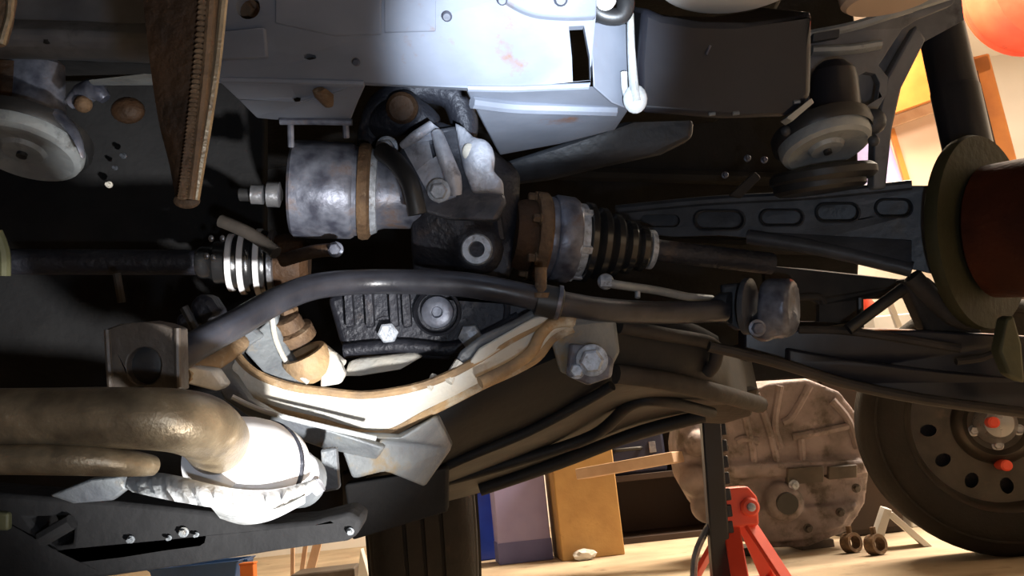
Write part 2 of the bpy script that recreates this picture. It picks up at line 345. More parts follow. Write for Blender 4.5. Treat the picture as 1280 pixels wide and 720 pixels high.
G().lathe(GP(985, 630, -0.182), Fv, [(0, L(8, D)), (0, L(12.5, D)), (0.015, L(12.5, D)), (0.015, 0.001)]).build('shaft_seal', 'rubber', t)
G().hexbolt(GP(992, 606, -0.15), -Fv, L(4.5, D), 0.02).build('bolt', 'bolt', t)
for px, py in ((925, 650), (1010, 660), (1050, 640), (905, 560), (1070, 610)):
    G().hexbolt(GP(px, py, -0.12), -Fv, L(4, D), 0.016).build('bolt', 'geardk', t)
for px in (930, 1040):
    c = onfloor(px, 690); G().box(V((c.x, gb.y + 0.02, 0.011)), 0.05, 0.07, 0.012).build('foot', 'geardk', t, bevel=0.003)

# --- steel wheel with tyre
def wheel(name, c, axis, R, width, label, grooves=3):
    axis = axis.normalized(); base = V((c.x, c.y, c.z - R)); t = thing(name, base, label, 'wheel')
    h = width / 2; prof = []
    prof += [(-h * 0.70, R * 0.640), (-h * 0.92, R * 0.67), (-h * 1.0, R * 0.74), (-h * 1.02, R * 0.80), (-h * 0.98, R * 0.86), (-h * 0.90, R * 0.93), (-h * 0.78, R * 0.975)]
    n = 4
    for k in range(n):
        x0 = -h * 0.66 + k * (h * 1.32 / n) ; x1 = x0 + h * 1.32 / n
        prof += [(x0 + 0.003, R * 0.995), (x1 - 0.005, R * 0.995)]
        if k < n - 1: prof += [(x1 - 0.004, R * 0.965), (x1 + 0.002, R * 0.965)]
    prof += [(h * 0.78, R * 0.975), (h * 0.90, R * 0.93), (h * 0.98, R * 0.86), (h * 1.02, R * 0.80), (h * 1.0, R * 0.74), (h * 0.92, R * 0.67), (h * 0.70, R * 0.640)]
    ty = G().lathe(c, axis, prof, 64, close=True).build('tyre', 'tyre', t)
    for s in (-1, 1):
        G().lathe(c, axis, [(s * h * 0.985, R * 0.885), (s * h * 1.03, R * 0.885), (s * h * 1.03, R * 0.87), (s * h * 0.985, R * 0.87)], 64, close=True).build('sidewall_rib', 'tyre', ty)
    G().lathe(c, axis, [(-h * 0.86, R * 0.675), (-h * 0.90, R * 0.665), (-h * 0.80, R * 0.635), (-h * 0.45, R * 0.60), (h * 0.8, R * 0.60), (h * 0.9, R * 0.67), (h * 0.86, R * 0.675), (h * 0.74, R * 0.62), (-h * 0.4, R * 0.62), (-h * 0.74, R * 0.65)], 64, close=True).build('rim', 'rim', t)
    # disc with round vent holes: a ring of plates with real openings
    u, w_ = frame(axis)
    def rp(r, a, x): return c + axis * x + (u * math.cos(a) + w_ * math.sin(a)) * r
    z0 = -h * 0.42
    outer = [rp(R * 0.605, 2 * math.pi * k / 72, z0) for k in range(72)]
    inner = [rp(R * 0.30, 2 * math.pi * k / 48, z0) for k in range(48)]
    holes = [inner]
    for k in range(12):
        a = 2 * math.pi * k / 12; hc = rp(R * 0.475, a, z0)
        er = (u * math.cos(a) + w_ * math.sin(a)); et = (-u * math.sin(a) + w_ * math.cos(a))
        holes.append([hc + er * (R * 0.062 * math.cos(q)) + et * (R * 0.048 * math.sin(q)) for q in (2 * math.pi * j / 14 for j in range(14))])
    G().plate(outer, axis * 0.006, holes).build('wheel_disc', 'rim', t)
    G().lathe(c, axis, [(z0 + 0.006, R * 0.31), (z0 - 0.004, R * 0.31), (z0 - 0.026, R * 0.27), (z0 - 0.030, R * 0.24), (z0 - 0.016, R * 0.20), (z0 - 0.012, R * 0.10), (z0 + 0.006, R * 0.10)], 48, close=True).build('disc_bell', 'rim', t)
    G().lathe(c, axis, [(h * 0.1, R * 0.05), (h * 0.1, R * 0.585), (h * 0.6, R * 0.59), (h * 0.6, R * 0.05)], 48, close=True).build('vent_backing', 'iron', t)  # dark disc added behind the vents so the holes look black
    for k in range(5):
        a = 2 * math.pi * k / 5 + 0.4
        G().hexbolt(rp(R * 0.165, a, z0 - 0.012), -axis, 0.010, 0.018).build('lug_nut', 'steel', t)
    return t, z0, rp
WR = 0.31; cW = P(1238, 533, 2.18); cW.z = WR * 0.995
axW = (Fv * 0.93 + Rv * 0.25); axW.z = 0.02
t, z0, rp = wheel('spare_wheel', cW, axW, WR, 0.20, 'black tyre on a drilled steel rim leaning at the gearbox', 4)
G().lathe(cW, axW.normalized(), [(z0 - 0.06, 0.012), (z0 - 0.055, 0.032), (z0 - 0.03, 0.046), (z0 - 0.012, 0.05)], 32).build('hub_cap', 'hub', t)
for px, py in ((1243, 528), (1259, 582)):
    G().lathe(P(px, py, (cW - CAM).dot(Fv) - 0.125), axW.normalized(), [(0, 0.009), (0.004, 0.013), (0.075, 0.013)], 14).build('red_cap', 'red', t)

# dark tyre standing under the far side of the car
cT = P(528, 700, 1.95); cT.z = 0.30
axT = V((1, 0.15, 0)).normalized()
wheel('road_wheel', cT, axT, 0.30, 0.215, 'dark road tyre seen tread-on under the black fuel tank')

# white chock by the wheel
b = onfloor(1108, 686); t = thing('wheel_chock', b, 'white folded metal wheel chock wedged at the tyre foot', 'chock')
ax = rotz(-0.25)
def ck(x, y, z): return b + ax[0] * x + ax[1] * y + Z * z
G().plate([ck(-0.045, -0.03, 0), ck(-0.02, -0.03, 0), ck(0.03, -0.03, 0.105), ck(0.012, -0.03, 0.112)], ax[1] * 0.10).build('ramp', 'white', t, bevel=0.002)
G().plate([ck(0.01, -0.03, 0.10), ck(0.03, -0.03, 0.10), ck(0.115, -0.03, 0.0), ck(0.095, -0.03, 0.0)], ax[1] * 0.10).build('back_leg', 'white', t, bevel=0.002)
# brown lumps (small clamps) by the chock
for i, (px, dq) in enumerate(((1066, 2.46), (1096, 2.36))):
    b = P(px, 690, dq); b = V((b.x, b.y, 0)); t = thing('pipe_clamp', b, ('small rusty pipe clamp standing at the gearbox foot', 'small rusty pipe clamp standing close to the white chock')[i], 'clamp')
    G().lathe(b + Z * 0.027, V((0.5, -1, 0.1)), [(-0.016, 0.018), (-0.016, 0.027), (0.016, 0.027), (0.016, 0.018)], 20, close=True).build('ring', 'rust', t)
    G().tube([b + V((0.0, 0, 0.05)), b + V((0.0, 0, 0.072))], 0.008, 8).build('screw', 'rust', t)

# --- red jack stand carrying the car
bj = P(912, 700, 1.5); bj = V((bj.x, bj.y, 0.0))
t = thing('jack_stand', bj, 'red steel jack stand with black ratchet post under the car', 'jack stand')
top = bj + Z * 0.245 + X * 0.022
g = G()
g.plate([top + V((sx * 0.030, -0.03, z)) for sx, z in ((-1, -0.065), (1, -0.065), (1.15, -0.02), (0.7, 0.0), (-1.0, 0.0))], Y * 0.06)
g.build('head', 'red', t, bevel=0.004)
for sx, sy in ((-1, -1), (1, -1), (-1, 1), (1, 1)):
    a = top + V((sx * 0.014, sy * 0.014, -0.055)); e = bj + V((sx * 0.105, sy * 0.105, 0.012))
    if (sx, sy) == (-1, -1): e = bj + V((-0.012, -0.13, 0.012))
    d = (e - a).normalized(); s_ = d.cross(Z).normalized(); n_ = s_.cross(d)
    G().box((a + e) / 2, (e - a).length / 2, 0.014, 0.004, (d, s_, n_)).build('leg', 'red', t, bevel=0.002)
    G().box(e + Z * -0.006, 0.022, 0.022, 0.005).build('foot', 'red', t, bevel=0.002)
for sy in (-1, 1): G().box(bj + V((0, sy * 0.075, 0.075)), 0.075, 0.003, 0.012).build('brace', 'red', t, bevel=0.001)
for sx in (-1, 1): G().box(bj + V((sx * 0.075, 0, 0.075)), 0.003, 0.075, 0.012).build('brace', 'red', t, bevel=0.001)
p0 = bj + V((-0.024, 0.0, 0.03)); p1 = P(887, 520, 1.5)
d = (p1 - p0).normalized(); s_ = d.cross(Y).normalized(); n_ = s_.cross(d)
po = G().box((p0 + p1) / 2, (p1 - p0).length / 2, 0.016, 0.014, (d, s_, n_)).build('ratchet_post', 'black', t, bevel=0.003)
for k in range(9):
    c = p0 + d * (0.10 + k * 0.027)
    G().box(c - s_ * 0.0 + n_ * 0.0 + X * 0.018, 0.007, 0.009, 0.010).build('ratchet_tooth', 'black', po, bevel=0.002)
G().box(p1 + d * 0.006, 0.055, 0.022, 0.007, (s_, n_, d)).build('saddle', 'black', t, bevel=0.003)
for s in (-1, 1): G().box(p1 + d * 0.02 + s_ * (0.05 * s), 0.006, 0.022, 0.014, (s_, n_, d)).build('saddle_lip', 'black', t, bevel=0.002)
G().lathe(top + V((0.018, -0.03, -0.034)), -Y, [(0, 0.016), (0.006, 0.016), (0.010, 0.012)], 20).build('pivot_boss', 'red', t)
G().lathe(top + V((0.018, -0.039, -0.034)), -Y, [(0, 0.007), (0.007, 0.007), (0.009, 0.004)], 14).build('pivot_pin', 'bolt', t)
G().tube(cr([bj + V((-0.02, -0.02, 0.20)), bj + V((-0.06, -0.02, 0.14)), bj + V((-0.075, -0.03, 0.06))], 6), 0.006, 8).build('lever', 'steel', t)

# --- things on the floor seen below the car at the left
b = onfloor(255, 741); t = thing('wash_tub', b, 'dark blue plastic tub behind the orange block', 'tub')
g = G(); R = []
for h, k in ((0, 0.86), (0.10, 1.0), (0.108, 1.06), (0.11, 1.0), (0.015, 0.82)):
    R.append([b + V((0.16 * k * sx, 0.10 * k * sy, h)) for sx, sy in ((-1, -1), (1, -1), (1, 1), (-1, 1))])
g.rings(R).build('tub', 'bluetub', t, bevel=0.005)
for s in (-1, 1): G().box(b + V((0.16 * s, 0, 0.102)), 0.018, 0.035, 0.004).build('handle', 'bluetub', t, bevel=0.002)
b = onfloor(312, 748); t = thing('block', b, 'orange painted block standing in front of the dark blue tub', 'block')
G().box(b + Z * 0.055, 0.023, 0.02, 0.055).build('body', 'orange', t, bevel=0.003)
G().box(b + V((0, 0, 0.112)), 0.025, 0.022, 0.003).build('cap', 'orange', t, bevel=0.001)
b = onfloor(185, 738)
tag(G().box(b + Z * 0.02, 0.11, 0.02, 0.02, rotz(0.10)).build('timber_offcut', 'woodor', bevel=0.003), 'ochre timber offcut lying at the left of the tub', 'timber')
for i, (x0, y0, x1, y1, r) in enumerate(((356, 712, 366, 672, 0.0065), (362, 710, 384, 668, 0.008), (368, 712, 399, 672, 0.015))):
    e0 = onfloor(x0, 742); e0 = e0 + V((0, 0.1 + 0.035 * i, r)); e1 = P(x1, y1, (e0 - CAM).dot(Fv) + 0.05)
    d = (e1 - e0).normalized(); s_ = d.cross(Y).normalized(); n_ = s_.cross(d)
    tag(G().box((e0 + e1) / 2, (e1 - e0).length / 2, r, 0.005, (d, s_, n_)).build('wood_stick', 'wood', bevel=0.001), ('thin pale lath leaning by the blue tub', 'pale lath leaning between the thin lath and the broad slat', 'broad tan wooden slat leaning over the grey slab')[i], 'stick')
b = onfloor(405, 742)
tag(G().box(b + V((0, 0.05, 0.036)), 0.10, 0.10, 0.036, rotz(0.1)).build('concrete_slab', 'geardk', bevel=0.006), 'dull grey slab on the floor beside the road tyre', 'slab')
b = onfloor(452, 740)
tag(G().plate([b + V((-0.02, 0, 0.0)), b + V((0.035, 0, 0.0)), b + V((0.002, 0.02, 0.13))], V((0.004, 0.03, 0))).build('white_wedge', 'white', bevel=0.002), 'white pointed wedge standing against the road tyre', 'wedge')

# --- far right: cabinet, shelf board, door frame, red thing on the white wall
t = thing('wall_cabinet', P(1150, 330, 4.6), 'beige panelled wall cabinet with pale top edge under an orange board', 'cabinet')
DC = 4.6
G().plate(ppoly([(1108, 160), (1225, 118), (1262, 262), (1165, 330)], DC), Fv * 0.25).build('body', 'panelb', t, bevel=0.01)
G().plate(ppoly([(1104, 150), (1226, 106), (1229, 119), (1108, 162)], DC - 0.02), Fv * 0.28).build('top_edge', 'wood', t, bevel=0.005)
G().plate(ppoly([(1112, 162), (1118, 160), (1168, 325), (1160, 325)], DC - 0.015), Fv * 0.02).build('door_edge', 'woodor', t)
G().plate(ppoly([(1085, 175), (1110, 165), (1155, 320), (1118, 330)], DC + 0.02), Fv * 0.2).build('side_panel', 'lilac', t)
tag(G().plate(ppoly([(1090, 62), (1205, 20), (1226, 104), (1104, 148)], 4.45), Fv * 0.2).build('orange_board', 'woodor', bevel=0.01), 'broad orange wooden board above the beige cabinet', 'board')
t = thing('door_1', onfloor(1262, 640), 'orange wooden door frame on the white wall', 'door'); structure(t)
DF = 4.75
for nm, pl in (('frame_post', ((1212, 72), (1237, 66), (1330, 420), (1300, 425))), ('frame_header', ((1140, 125), (1140, 108), (1237, 66), (1241, 86)))):
    G().plate(ppoly(pl, DF), Fv * 0.1).build(nm, 'woodor', t, bevel=0.01)
G().plate(ppoly([(1216, 90), (1222, 88), (1300, 400), (1285, 400)], DF - 0.01), Fv * 0.05).build('door_stop', 'darkbox', t)
cR = P(1305, -25, 4.0); tk = 4.0 / 4.5
t = thing('ceiling_tub', cR, 'large round red plastic tub hung from the ceiling near the white wall', 'tub')
G().lathe(cR, Fv + Uv * 0.1, [(z * tk, r * tk) for z, r in ((-0.17, 0.01), (-0.165, 0.12), (-0.14, 0.24), (-0.10, 0.31), (0.0, 0.335), (0.12, 0.345), (0.13, 0.36), (0.15, 0.36), (0.15, 0.01))], 48).build('tub', 'red', t)
G().tube([cR + Z * 0.28, V((cR.x, cR.y, 2.61))], 0.006, 8).build('hanging_cord', 'rubber', t)
# low things seen through the gap in the suspension
b = P(1105, 470, 3.2); b = V((b.x, b.y, 0)); t = thing('paper_carton', b, 'white carton with a tilted flap glimpsed through the suspension', 'box')
G().box(b + V((0.10, 0, 0.36)), 0.17, 0.12, 0.36, rotz(0.1)).build('body', 'white', t, bevel=0.004)
G().plate([P(1108, 372, 3.04), P(1114, 372, 3.04), P(1128, 408, 3.04), P(1122, 410, 3.04)], Fv * 0.02).build('flap', 'white', t)
b2 = P(1085, 470, 3.5); b2 = V((b2.x, b2.y, 0)); 
t = thing('lilac_carton', b2, 'pale lilac carton behind the white one, seen through the suspension', 'box')
G().box(b2 + V((0.03, 0.1, 0.36)), 0.10, 0.12, 0.36).build('body', 'lilac', t, bevel=0.004)
b3 = P(1100, 380, 3.1)
t = thing('red_bottle', V((b3.x, b3.y + 0.12, 0.721)), 'small red bottle standing on the white carton', 'bottle')
c = V((b3.x, b3.y + 0.12, 0.721))
G().lathe(c, Z, [(0, 0.03), (0.06, 0.03), (0.09, 0.014), (0.11, 0.014)], 20).build('body', 'red', t)
G().lathe(c + Z * 0.108, Z, [(0, 0.016), (0.02, 0.016)], 16).build('cap', 'white', t)

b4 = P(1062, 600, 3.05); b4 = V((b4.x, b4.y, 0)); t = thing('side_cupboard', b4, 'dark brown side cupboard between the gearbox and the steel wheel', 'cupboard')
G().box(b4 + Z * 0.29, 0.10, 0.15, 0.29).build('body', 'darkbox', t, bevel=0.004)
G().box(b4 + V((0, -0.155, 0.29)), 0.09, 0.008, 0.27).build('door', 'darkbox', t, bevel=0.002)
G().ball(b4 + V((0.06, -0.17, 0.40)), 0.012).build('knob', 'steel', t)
# ================================================================== the car's underside
# --- dark shell of the body that closes the view upwards and backwards
t = SHELL = thing('car_body_shell', V((0, 0.9, 0.45)), 'black undercoated car body shell closing in the whole underside', 'car body')
G().box((-0.55, 0.05, 0.90), 0.93, 1.65, 0.05).build('floor_skin', 'under', t, bevel=0.01)
G().box((0.72, 0.0, 1.14), 0.36, 1.30, 0.04).build('wheel_arch_skin', 'under', t, bevel=0.01)
G().plate(ppoly([(-500, -260), (1040, -260), (1072, 60), (1074, 330), (1066, 470), (930, 478), (850, 490), (760, 525), (600, 600), (440, 640), (-500, 700)], 1.50), Fv * 0.03).build('bulkhead', 'under', t, bevel=0.004)
G().box((-1.46, 0.05, 0.62), 0.02, 1.65, 0.30).build('sill_skin', 'under', t, bevel=0.01)
# stiffening swages on the bulkhead
for y in (215, 300): G().tube([P(640, y, 1.49), P(1060, y + 12, 1.49)], 0.012, 8).build('swage', 'under', t)

# --- pale floor crossmember across the top
t = thing('floor_crossmember', P(500, 100, 0.80), 'pale grey painted floor crossmember lit by the torch across the top', 'crossmember')
def cm(x, y):                                  # its face leans towards the camera going up
    return P(x, y, 0.80 - 0.08 * (104 - y) / 134)
g = G()
outline = [(240, -40), (330, -40), (430, -40), (520, -40), (620, -40), (748, -40), (745, 20), (741, 60), (738, 106), (690, 109), (640, 110), (585, 110), (560, 108), (455, 103), (380, 101), (300, 99), (262, 98), (250, 40)]
slot = [(711, 33), (730, 32), (737, 70), (738, 100), (716, 102), (715, 72)]
oval = [(380, 68), (386, 67), (394, 69), (395, 73), (387, 75), (380, 73)]
rnd = [(310 + 15 * math.cos(q), 9 + 15 * math.sin(q)) for q in (2 * math.pi * k / 18 for k in range(18))]
g.plate([cm(*p) for p in outline], Fv * 0.012, [[cm(*p) for p in h] for h in (slot, oval, rnd)])
g.build('face', 'pan', t, bevel=0.0025)
# raised pad, stiffening ribs and overlapping sheet
G().plate([cm(x, y) for x, y in ((268, 42), (334, 36), (337, 74), (264, 77))], -Fv * 0.006).build('pad', 'pan', t, bevel=0.003)
G().plate([cm(x, y) for x, y in ((345, -40), (477, -40), (477, 44), (420, 46), (345, 30))], -Fv * 0.003).build('sheet_overlap', 'pan', t, bevel=0.0015)
G().plate([cm(x, y) for x, y in ((481, -40), (545, -40), (545, 40), (481, 42))], -Fv * 0.003).build('sheet_overlap', 'pan', t, bevel=0.0015)
arc = cr([cm(590, -30), cm(625, 2), cm(662, 22), cm(705, 27), cm(744, 26)], 6)
G().plate(arc + [cm(746, -38), cm(592, -40)], -Fv * 0.012).build('upper_sheet', 'pan', t, bevel=0.004)
G().tube([cm(268, 99), cm(380, 102), cm(455, 104)], 0.0035, 8).build('fold_bead', 'pan', t)
G().tube([cm(585, 110), cm(640, 111), cm(736, 107)], 0.0035, 8).build('fold_bead', 'pan', t)
G().hexbolt(P(310, 12, 0.79), -Fv - Uv * 0.3, 0.0075, 0.012).build('bolt', 'rust', t)
for x, y, r in ((628, 6, 0.003), (700, 5, 0.004), (448, 82, 0.0025), (560, 26, 0.003)):
    G().lathe(cm(x, y) - Fv * 0.012, -Fv - Uv * 0.5, [(0, r * 1.5), (0.003, r)], 12).build('rivet', 'pan_dk', t)
# hanging flange below the fold, with a light lip and two posts
g = G(); hole = [(365, 122), (370, 120), (376, 122), (375, 127), (369, 128)]
g.plate(ppolyd([(272, 100, .805), (360, 102, .805), (456, 104, .805), (446, 126, .83), (437, 149, .86), (360, 150, .86), (320, 146, .86), (298, 124, .83)]), Fv * 0.006, [ppoly(hole, 0.822)])
g.build('flange', 'pan', t, bevel=0.001)
G().tube([P(350, 152, .858), P(395, 152, .858), P(440, 153, .858)], 0.0033, 8).build('lip', 'tube', t)
for x, y0, y1, r in ((363, 152, 184, .0032), (432, 152, 172, .0032)):
    G().tube([P(x, y0, .862), P(x + 1, y1, .868)], r, 8).build('post', 'tube', t)
G().tube(cr([P(398, 112, .806), P(405, 120, .818), P(411, 133, .836)], 4), [0.006, 0.009, 0.004], 8, flat=0.4).build('rust_scab', 'rust', t)
# dark web to the right, going back under the pan
g = G()
g.plate(ppolyd([(582, 110, .81), (740, 108, .81), (788, 133, .86), (770, 160, .93), (700, 178, .96), (625, 192, .98), (607, 160, .93)]), Fv * 0.01)
g.build('web', 'pan', t, bevel=0.002)
G().tube(cr([P(590, 128, .83), P(640, 134, .85), P(700, 136, .86), P(770, 138, .87)], 4), 0.006, 8).build('web_bead', 'pan', t)
g = G()
for k in range(6): pass
G().plate(ppolyd([(455, 104, .802), (585, 110, .802), (640, 110, .802), (640, 98, 1.05), (450, 95, 1.05)]), Uv * 0.008).build('underside_skin', 'pan', t)

# --- grey sill rail at the top left
t = thing('sill_rail', P(100, 75, 0.86), 'grey sill rail running across behind the rusty hanging strap', 'rail')
def band(xs, prof):
    R = []
    for x, dx in xs:
        R.append([P(x, y + dx, d) for y, d in prof])
    return R
prof = [(26, .83), (38, .815), (55, .82), (70, .84), (74, .90), (20, .92)]
G().rings(band(((-60, 0), (20, 0), (100, 2), (180, 6), (262, 8)), prof)).build('rail', 'rail', t, bevel=0.004)
G().plate(ppolyd([(110, 100, .86), (180, 92, .86), (255, 96, .86), (255, 104, .88), (180, 104, .88), (112, 104, .88)]), Fv * 0.01).build('lower_lip', 'dish', t, bevel=0.001)
G().plate(ppolyd([(-80, -60, .86), (270, -60, .86), (270, 30, .85), (-80, 28, .85)]), Fv * 0.02).build('upper_web', 'rail', t)
for x in (60, 130): G().lathe(P(x, 48, .822), -Fv, [(0, .006), (.002, .006), (.004, .003)], 14).build('plug', 'rubber', t)

tag(G().plate(ppolyd([(622, 205, 1.10), (700, 180, 1.09), (780, 152, 1.08), (868, 150, 1.08), (866, 172, 1.08), (830, 190, 1.09), (760, 205, 1.10), (690, 222, 1.11), (640, 228, 1.11)]), Fv * .03).build('cross_brace', 'arm', bevel=.006), 'dark dusty cross brace slanting behind the axle joint up to the black box', 'brace')
# --- lit edge panel, black box and white lids at the top right of centre
t = thing('black_box_carrier', P(900, 150, 0.85), 'glossy black sheet steel box hanging under the car body', 'box')
g = G()
body = [(803, 8), (830, 20), (880, 28), (940, 29), (1000, 20), (1016, 12), (1016, 60), (1015, 122), (985, 147), (900, 149), (800, 141), (797, 80)]
g.plate(ppoly(body, .80), Fv * 0.16 + Uv * 0.055).build('shell', 'black', t, bevel=0.006)
g = G().plate(ppolyd([(738, 28, .775), (760, 26, .80), (786, 30, .815), (790, 80, .815), (789, 138, .82), (765, 128, .80), (742, 108, .785)]), Fv * 0.006)
g.build('side_flange', 'pan', t, bevel=0.001)
G().tube(cr([P(788, 18, .797), P(789, 60, .797), P(792, 105, .797), P(795, 128, .797)], 5), [.006, .007, .0085, .010], 10, flat=.5).build('weld_seam', 'shield', t)
G().ball(P(794, 124, .797), .011, 1, 1.2, .5).build('weld_blob', 'shield', t)
G().tube(cr([P(780, 90, .80), P(781, 110, .80), P(786, 128, .80)], 5), .003, 8).build('drip_bead', 'shield', t)
for x, y in ((886, 60),): G().tube([P(x - 3, y + 8, .797), P(x + 2, y - 3, .797)], .0012, 6).build('scratch', 'tube', t)
for x, y in ((890, 143), (920, 142), (996, 128)): G().tube([P(x - 4, y, .799), P(x + 4, y - 1, .799)], .0018, 6).build('chip', 'subgrey', t)
G().plate(ppolyd([(983, 147, .795), (1015, 122, .795), (1018, 128, .80), (990, 152, .80)]), Fv * .02).build('corner_lip', 'dish', t, bevel=.001)
tag(G().lathe(P(918, -34, .76), Uv + Fv * 0.22, [(-.004, .001), (-.004, .060), (0, .068), (.014, .070), (.018, .066), (.018, .001)], 48).build('round_disc', 'white'), 'large white round disc above the black steel box', 'disc')
tag(G().lathe(P(1112, -2, .86), Uv + Fv * 0.04 - Rv * .10, [(-.004, .001), (-.004, .040), (0, .045), (.012, .047), (.014, .001)], 40).build('cream_disc', 'panelb'), 'small cream round disc above the dark frame rail', 'disc')
tag(G().lathe(P(757, 2, .750), Uv * 0.8 + Fv * 0.5, [(-.003, .001), (-.003, .007), (0, .009), (.006, .009), (.008, .001)], 24).build('white_plug', 'white'), 'tiny white plug beside the lit side flange', 'plug')
G_ = G().tube(cr([P(735, 0, .775), P(752, 18, .775), (P(775, 20, .775)), P(782, 4, .775), P(776, -20, .78)], 6), .008, 10)
tag(G_.build('cable_loop', 'rubber'), 'black cable loop curling under the tiny white plug', 'cable')

# --- frame rail at the right with tower, web holes and diagonal brace
t = thing('frame_rail', P(1060, 90, 0.98), 'dark grey frame rail above the spring seat by the shock absorber', 'frame rail')
g = G()
hol = [[(1068, 108), (1072, 96), (1082, 90), (1094, 92), (1100, 104), (1097, 124), (1084, 132), (1072, 126)]]
g.plate(ppolyd([(1012, 46, .97), (1062, 38, .97), (1120, 22, .96), (1195, -2, .96), (1190, 6, .96), (1150, 22, .96), (1128, 36, .97), (1112, 60, .98), (1098, 82, .98), (1110, 96, .98), (1108, 118, .98), (1094, 142, .98), (1072, 140, .98), (1010, 150, .98)]), Fv * .012, [ppoly(h, .98) for h in hol])
g.build('rail_web', 'rail', t, bevel=.002)
G().tube(cr([P(1014, 64, .965), P(1062, 62, .965), P(1100, 56, .965)], 5), .008, 8, flat=.6).build('rail_highlight', 'dish', t)  # paler bead painted in for the highlight along the web
G().tube(cr([P(1010, 44, .962), P(1065, 33, .962), P(1125, 14, .955), P(1200, -10, .955)], 6), .0055, 8).build('rail_lip', 'dish', t)
g = G().plate(ppolyd([(1146, 30, 1.0), (1158, 48, 1.0), (1128, 108, 1.0), (1116, 160, 1.0), (1108, 236, 1.0), (1092, 236, 1.0), (1094, 160, 1.0), (1108, 98, 1.0)]), Fv * .02)
g.build('brace', 'rail', t, bevel=.003)
G().lathe(P(1042, 88, .945), -Uv + Rv * .06, [(0, .022), (.012, .0245), (.06, .0265), (.066, .030)], 28).build('spring_tower', 'black', t)
G().lathe(P(1042, 84, .95), -Uv, [(-.006, .012), (0, .019), (.008, .022)], 28).build('tower_cap', 'black', t)
G().plate(ppolyd([(1100, 30, 1.03), (1150, 18, 1.03), (1200, -20, 1.03), (1205, 25, 1.03), (1155, 52, 1.03), (1122, 110, 1.03), (1104, 165, 1.03), (1010, 170, 1.03), (1010, 40, 1.03)]), Fv * .02).build('rail_back', 'rail', t)
G().ball(P(1091, 152, .95), .014).build('knob', 'arm', t)
G().plate(ppolyd([(1016, 42, .95), (1050, 36, .95), (1050, 46, .95), (1016, 52, .95)]), Fv*.01).build('rail_tab', 'arm', t, bevel=.001)

def spring_seat(name, c, ax, r, label, knob=True, coils=3, group=None, rimm='dish', up=0.05):
    t = thing(name, c, label, 'spring seat', group); ax = ax.normalized()
    G().lathe(c, ax, [(0, .001), (0, r * .34), (.004, r * .40), (.003, r * .50), (-.001, r * .86), (.002, r * .96), (.008, r), (.016, r * .99), (.018, .001)], 48).build('dish', 'dish', t)
    G().lathe(c, ax, [(.014, r * 1.00), (.011, r * 1.05), (.016, r * 1.10), (.026, r * 1.09), (.030, r * .9)], 48, close=True).build('rubber_ring', 'rubber', t)
    G().lathe(c - ax * .003, -ax, [(-.004, r * .09), (.001, r * .09), (.002, .001)], 16).build('drain_disc', 'rubber', t)  # black disc standing in for the shade of a drain hole
    if not coils: return t
    u, w_ = frame(ax); n = 26 * coils
    pts = [c + ax * (.03 + up * k / n * coils / 2) + (u * math.cos(2 * math.pi * k / 26) + w_ * math.sin(2 * math.pi * k / 26)) * r * .80 for k in range(n + 1)]
    G().tube(pts, .007, 8).build('coil_spring', 'rubber', t)
    return t
cR_ = P(1034, 188, .95)
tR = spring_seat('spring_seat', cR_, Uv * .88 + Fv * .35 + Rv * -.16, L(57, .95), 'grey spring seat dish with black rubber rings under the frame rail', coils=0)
G().lathe(cR_ - Uv * .030 + Rv * .012 + Fv * .045, Uv + Rv * -.12, [(0, .052), (.005, .058), (.012, .058), (.016, .054)], 44).build('lower_ring', 'rubber', tR)
G().lathe(cR_ - Uv * .040 + Rv * .008 + Fv * .045, Uv + Rv * -.12, [(0, .045), (.004, .050), (.016, .050), (.02, .045)], 44).build('lower_ring', 'rubber', tR)
for dx, dy in ((-52, -24), (58, -12)): G().ball(P(1034 + dx, 188 + dy, .93), .006).build('clip', 'arm', tR)
cL_ = P(28, 192, .92)
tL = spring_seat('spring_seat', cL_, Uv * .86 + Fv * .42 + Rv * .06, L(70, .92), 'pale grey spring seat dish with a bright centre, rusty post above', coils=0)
G().lathe(P(40, 150, .97), Uv + Rv * .05, [(0, .040), (.006, .034), (.03, .032), (.062, .030), (.066, .026)], 32).build('post', 'tube', tL)
G().lathe(P(12, 150, .955), Uv, [(0, .022), (.06, .020)], 20).build('rusty_stop', 'rustdk', tL)
G().tube(cr([P(72, 142, .90), P(88, 160, .89), P(98, 178, .885), P(104, 198, .885)], 5), [.010, .009, .006, .002], 10, flat=.5).build('hook', 'tube', tL)
G().tube(cr([P(86, 130, .91), P(104, 118, .91), P(118, 112, .90), P(132, 124, .90)], 5), [.006, .012, .011, .006], 10).build('cable_clip', 'tube', tL)
G().ball(P(104, 130, .90), .009).build('rust_knob', 'rust', tL)
G().ball(P(160, 138, .90), .017, 1, .8, .7).build('bump_stop', 'rustdk', tL)

# --- shock absorber and brake at the right
t = thing('shock_absorber', P(1215, 200, 1.02), 'black shock absorber leaning down onto the brake backing plate', 'shock absorber')
a, e = P(1153, -70, 1.09), P(1214, 205, 1.047)
ax = (e - a).normalized(); ln = (e - a).length
G().lathe(a, ax, [(0, .0255), (ln * .64, .0265), (ln * .68, .027)], 36).build('dust_tube', 'black', t)
G().lathe(a + ax * (ln * .66), ax, [(0, .0265), (.004, .0275), (ln * .34, .0275), (ln * .36, .02)], 36).build('body', 'black', t)
t = thing('brake_drum', P(1250, 400, 1.0), 'rust red brake drum with olive backing plate below the shock absorber', 'brake drum')
axb = (Rv * .60 - Fv * .80 + Uv * .05).normalized(); cb = P(1222, 291, 1.0)
G().lathe(cb, axb, [(-.012, .02), (-.012, .095), (-.004, .108), (.004, .110), (.010, .108), (.012, .02)], 56).build('backing_plate', 'olive', t)
